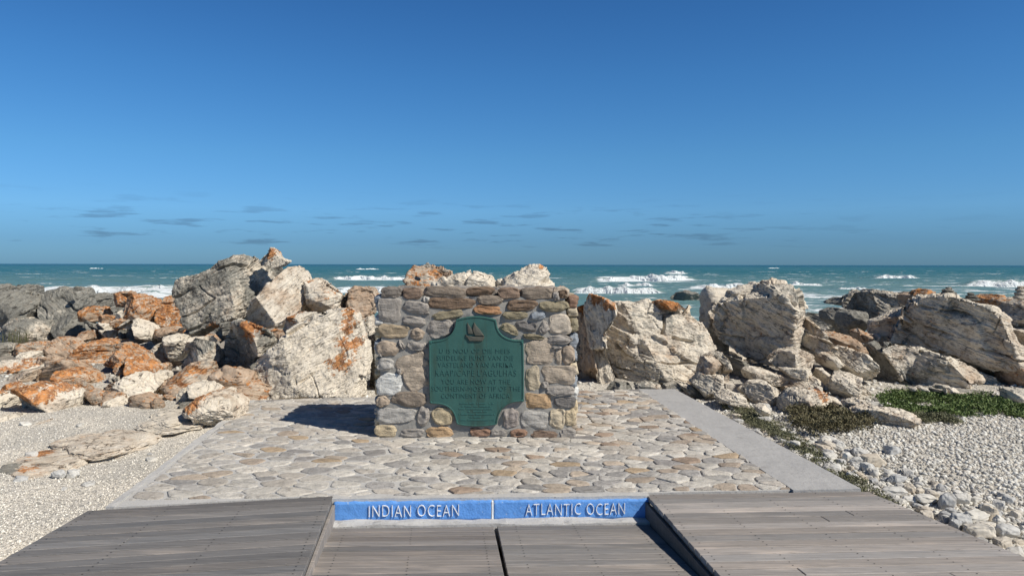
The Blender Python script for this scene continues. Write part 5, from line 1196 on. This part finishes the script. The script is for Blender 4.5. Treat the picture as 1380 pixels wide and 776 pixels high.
def patch(name, label, poly, hgt, n, l0, l1, m, seed, kind=None, cat='plant', up=.7):
    P = [gp(*q, -.07) for q in poly]; xs_ = [q[0] for q in P]; ys_ = [q[1] for q in P]
    def inside(x, y):
        r = False
        for i in range(len(P)):
            a, b_ = P[i - 1], P[i]
            if (a[1] > y) != (b_[1] > y) and x < (b_[0] - a[0]) * (y - a[1]) / (b_[1] - a[1]) + a[0]: r = not r
        return r
    def fn(r_):
        while True:
            x, y = r_.uniform(min(xs_), max(xs_)), r_.uniform(min(ys_), max(ys_))
            if inside(x + r_.normal() * .05, y + r_.normal() * .05) and perlin(np.array([[x * 4., y * 4., seed * 3.3]]))[0] > -.28 + r_.uniform(-.15, .1): break
        h = hgt * (.55 + .6 * perlin(np.array([[x * 5., y * 5., 1.5 + seed]]))[0] + .25) 
        return x, y, ground_h(x, y) + max(0, h) * r_.uniform(0, 1) ** .6
    V, F, c = leaves(n, fn, l0, l1, seed, up)
    cx, cy = sum(xs_) / len(P), sum(ys_) / len(P); o = mesh_obj(name, V - (cx, cy, -.08), F, m, cols=c); o.location = (cx, cy, -.08)
    tag(o, label, cat, kind=kind); return o
patch('ground_cover', 'low bright green succulent mat below the great right-hand outcrop', zp('K', "110,690 180,655 320,650 480,675 640,685 760,665 850,700 850,750 700,765 500,775 300,762 170,750"), .09, 12000, .02, .05, M['leaf'], 1, 'stuff', 'ground cover')
patch('ground_cover', 'small dark green mat at the right edge', zp('K', "850,720 1000,715 1060,760 1000,785 870,770"), .06, 3000, .02, .05, M['leaf'], 2, 'stuff', 'ground cover')
patch('ground_cover', 'thin dull mat right of the cream ground rock', zp('L', "1270,270 1400,262 1500,290 1540,320 1400,310 1300,315"), .06, 2500, .02, .04, M['weed'], 3, 'stuff', 'ground cover')
def shrub():
    o = patch('shrub', 'dark brownish low shrub beside the lichen-topped boulder', zp('L', "480,290 600,262 760,262 900,300 980,350 940,390 800,420 650,430 560,400"), .15, 9000, .018, .045, M['twig'], 4, None, 'shrub')
    r_ = np.random.RandomState(4); mb = MB()
    for i in range(60):
        a = r_.uniform(0, 6.28); x, y = r_.uniform(-.42, .42), r_.uniform(-.2, .2); d = Vector((math.cos(a) * .1, math.sin(a) * .1, .2)); w = .004
        mb.add([(x - w, y, 0), (x + w, y, 0), (x, y + w, 0), (x + d.x, y + d.y, d.z)], [(0, 1, 3), (1, 2, 3), (2, 0, 3)], (.5, .4, .3))
    st = mb.build('stem', M['twig'], o)
shrub()
EDG = [(972, 548), (985, 546), (1060, 590), (1130, 632), (1200, 676), (1260, 706), (1250, 712), (1200, 689), (1160, 666), (1100, 628), (1040, 590)]
patch('weeds', 'straggling grey-green weeds along the right edge of the concrete strip', EDG, .07, 11000, .012, .03, M['weed'], 5, 'stuff', 'weeds')
patch('weeds', 'sparse weeds among the stones at the head of the concrete strip', zp('L', "60,190 200,195 330,270 420,350 520,420 480,440 380,370 200,260"), .06, 3500, .012, .03, M['weed'], 6, 'stuff', 'weeds')
def tuft():
    r_ = np.random.RandomState(9); mb = MB(); Y0 = 13.9
    X0 = (22 - HX) * Y0 / FPX
    for i in range(70):
        a = r_.uniform(0, 6.28); x, y = r_.normal() * .15, r_.normal() * .1; l = r_.uniform(.14, .3); lean = r_.uniform(.05, .5); w = .004
        p1 = (x + math.cos(a) * lean * l * .4, y + math.sin(a) * lean * l * .4, l * .6); p2 = (x + math.cos(a) * lean * l, y + math.sin(a) * lean * l, l)
        mb.add([(x - w, y, -.05), (x + w, y, -.05), (p1[0] + w, p1[1], p1[2]), (p1[0] - w, p1[1], p1[2]), p2], [(0, 1, 2, 3), (3, 2, 4)], (.9, .85, .7))
    o = mb.build('grass_tuft', M['weed']); o.location = (X0, Y0, ground_h(X0, Y0) + .12); tag(o, 'dry grey grass tuft growing in front of the crag at the left edge', 'grass tuft')
tuft()
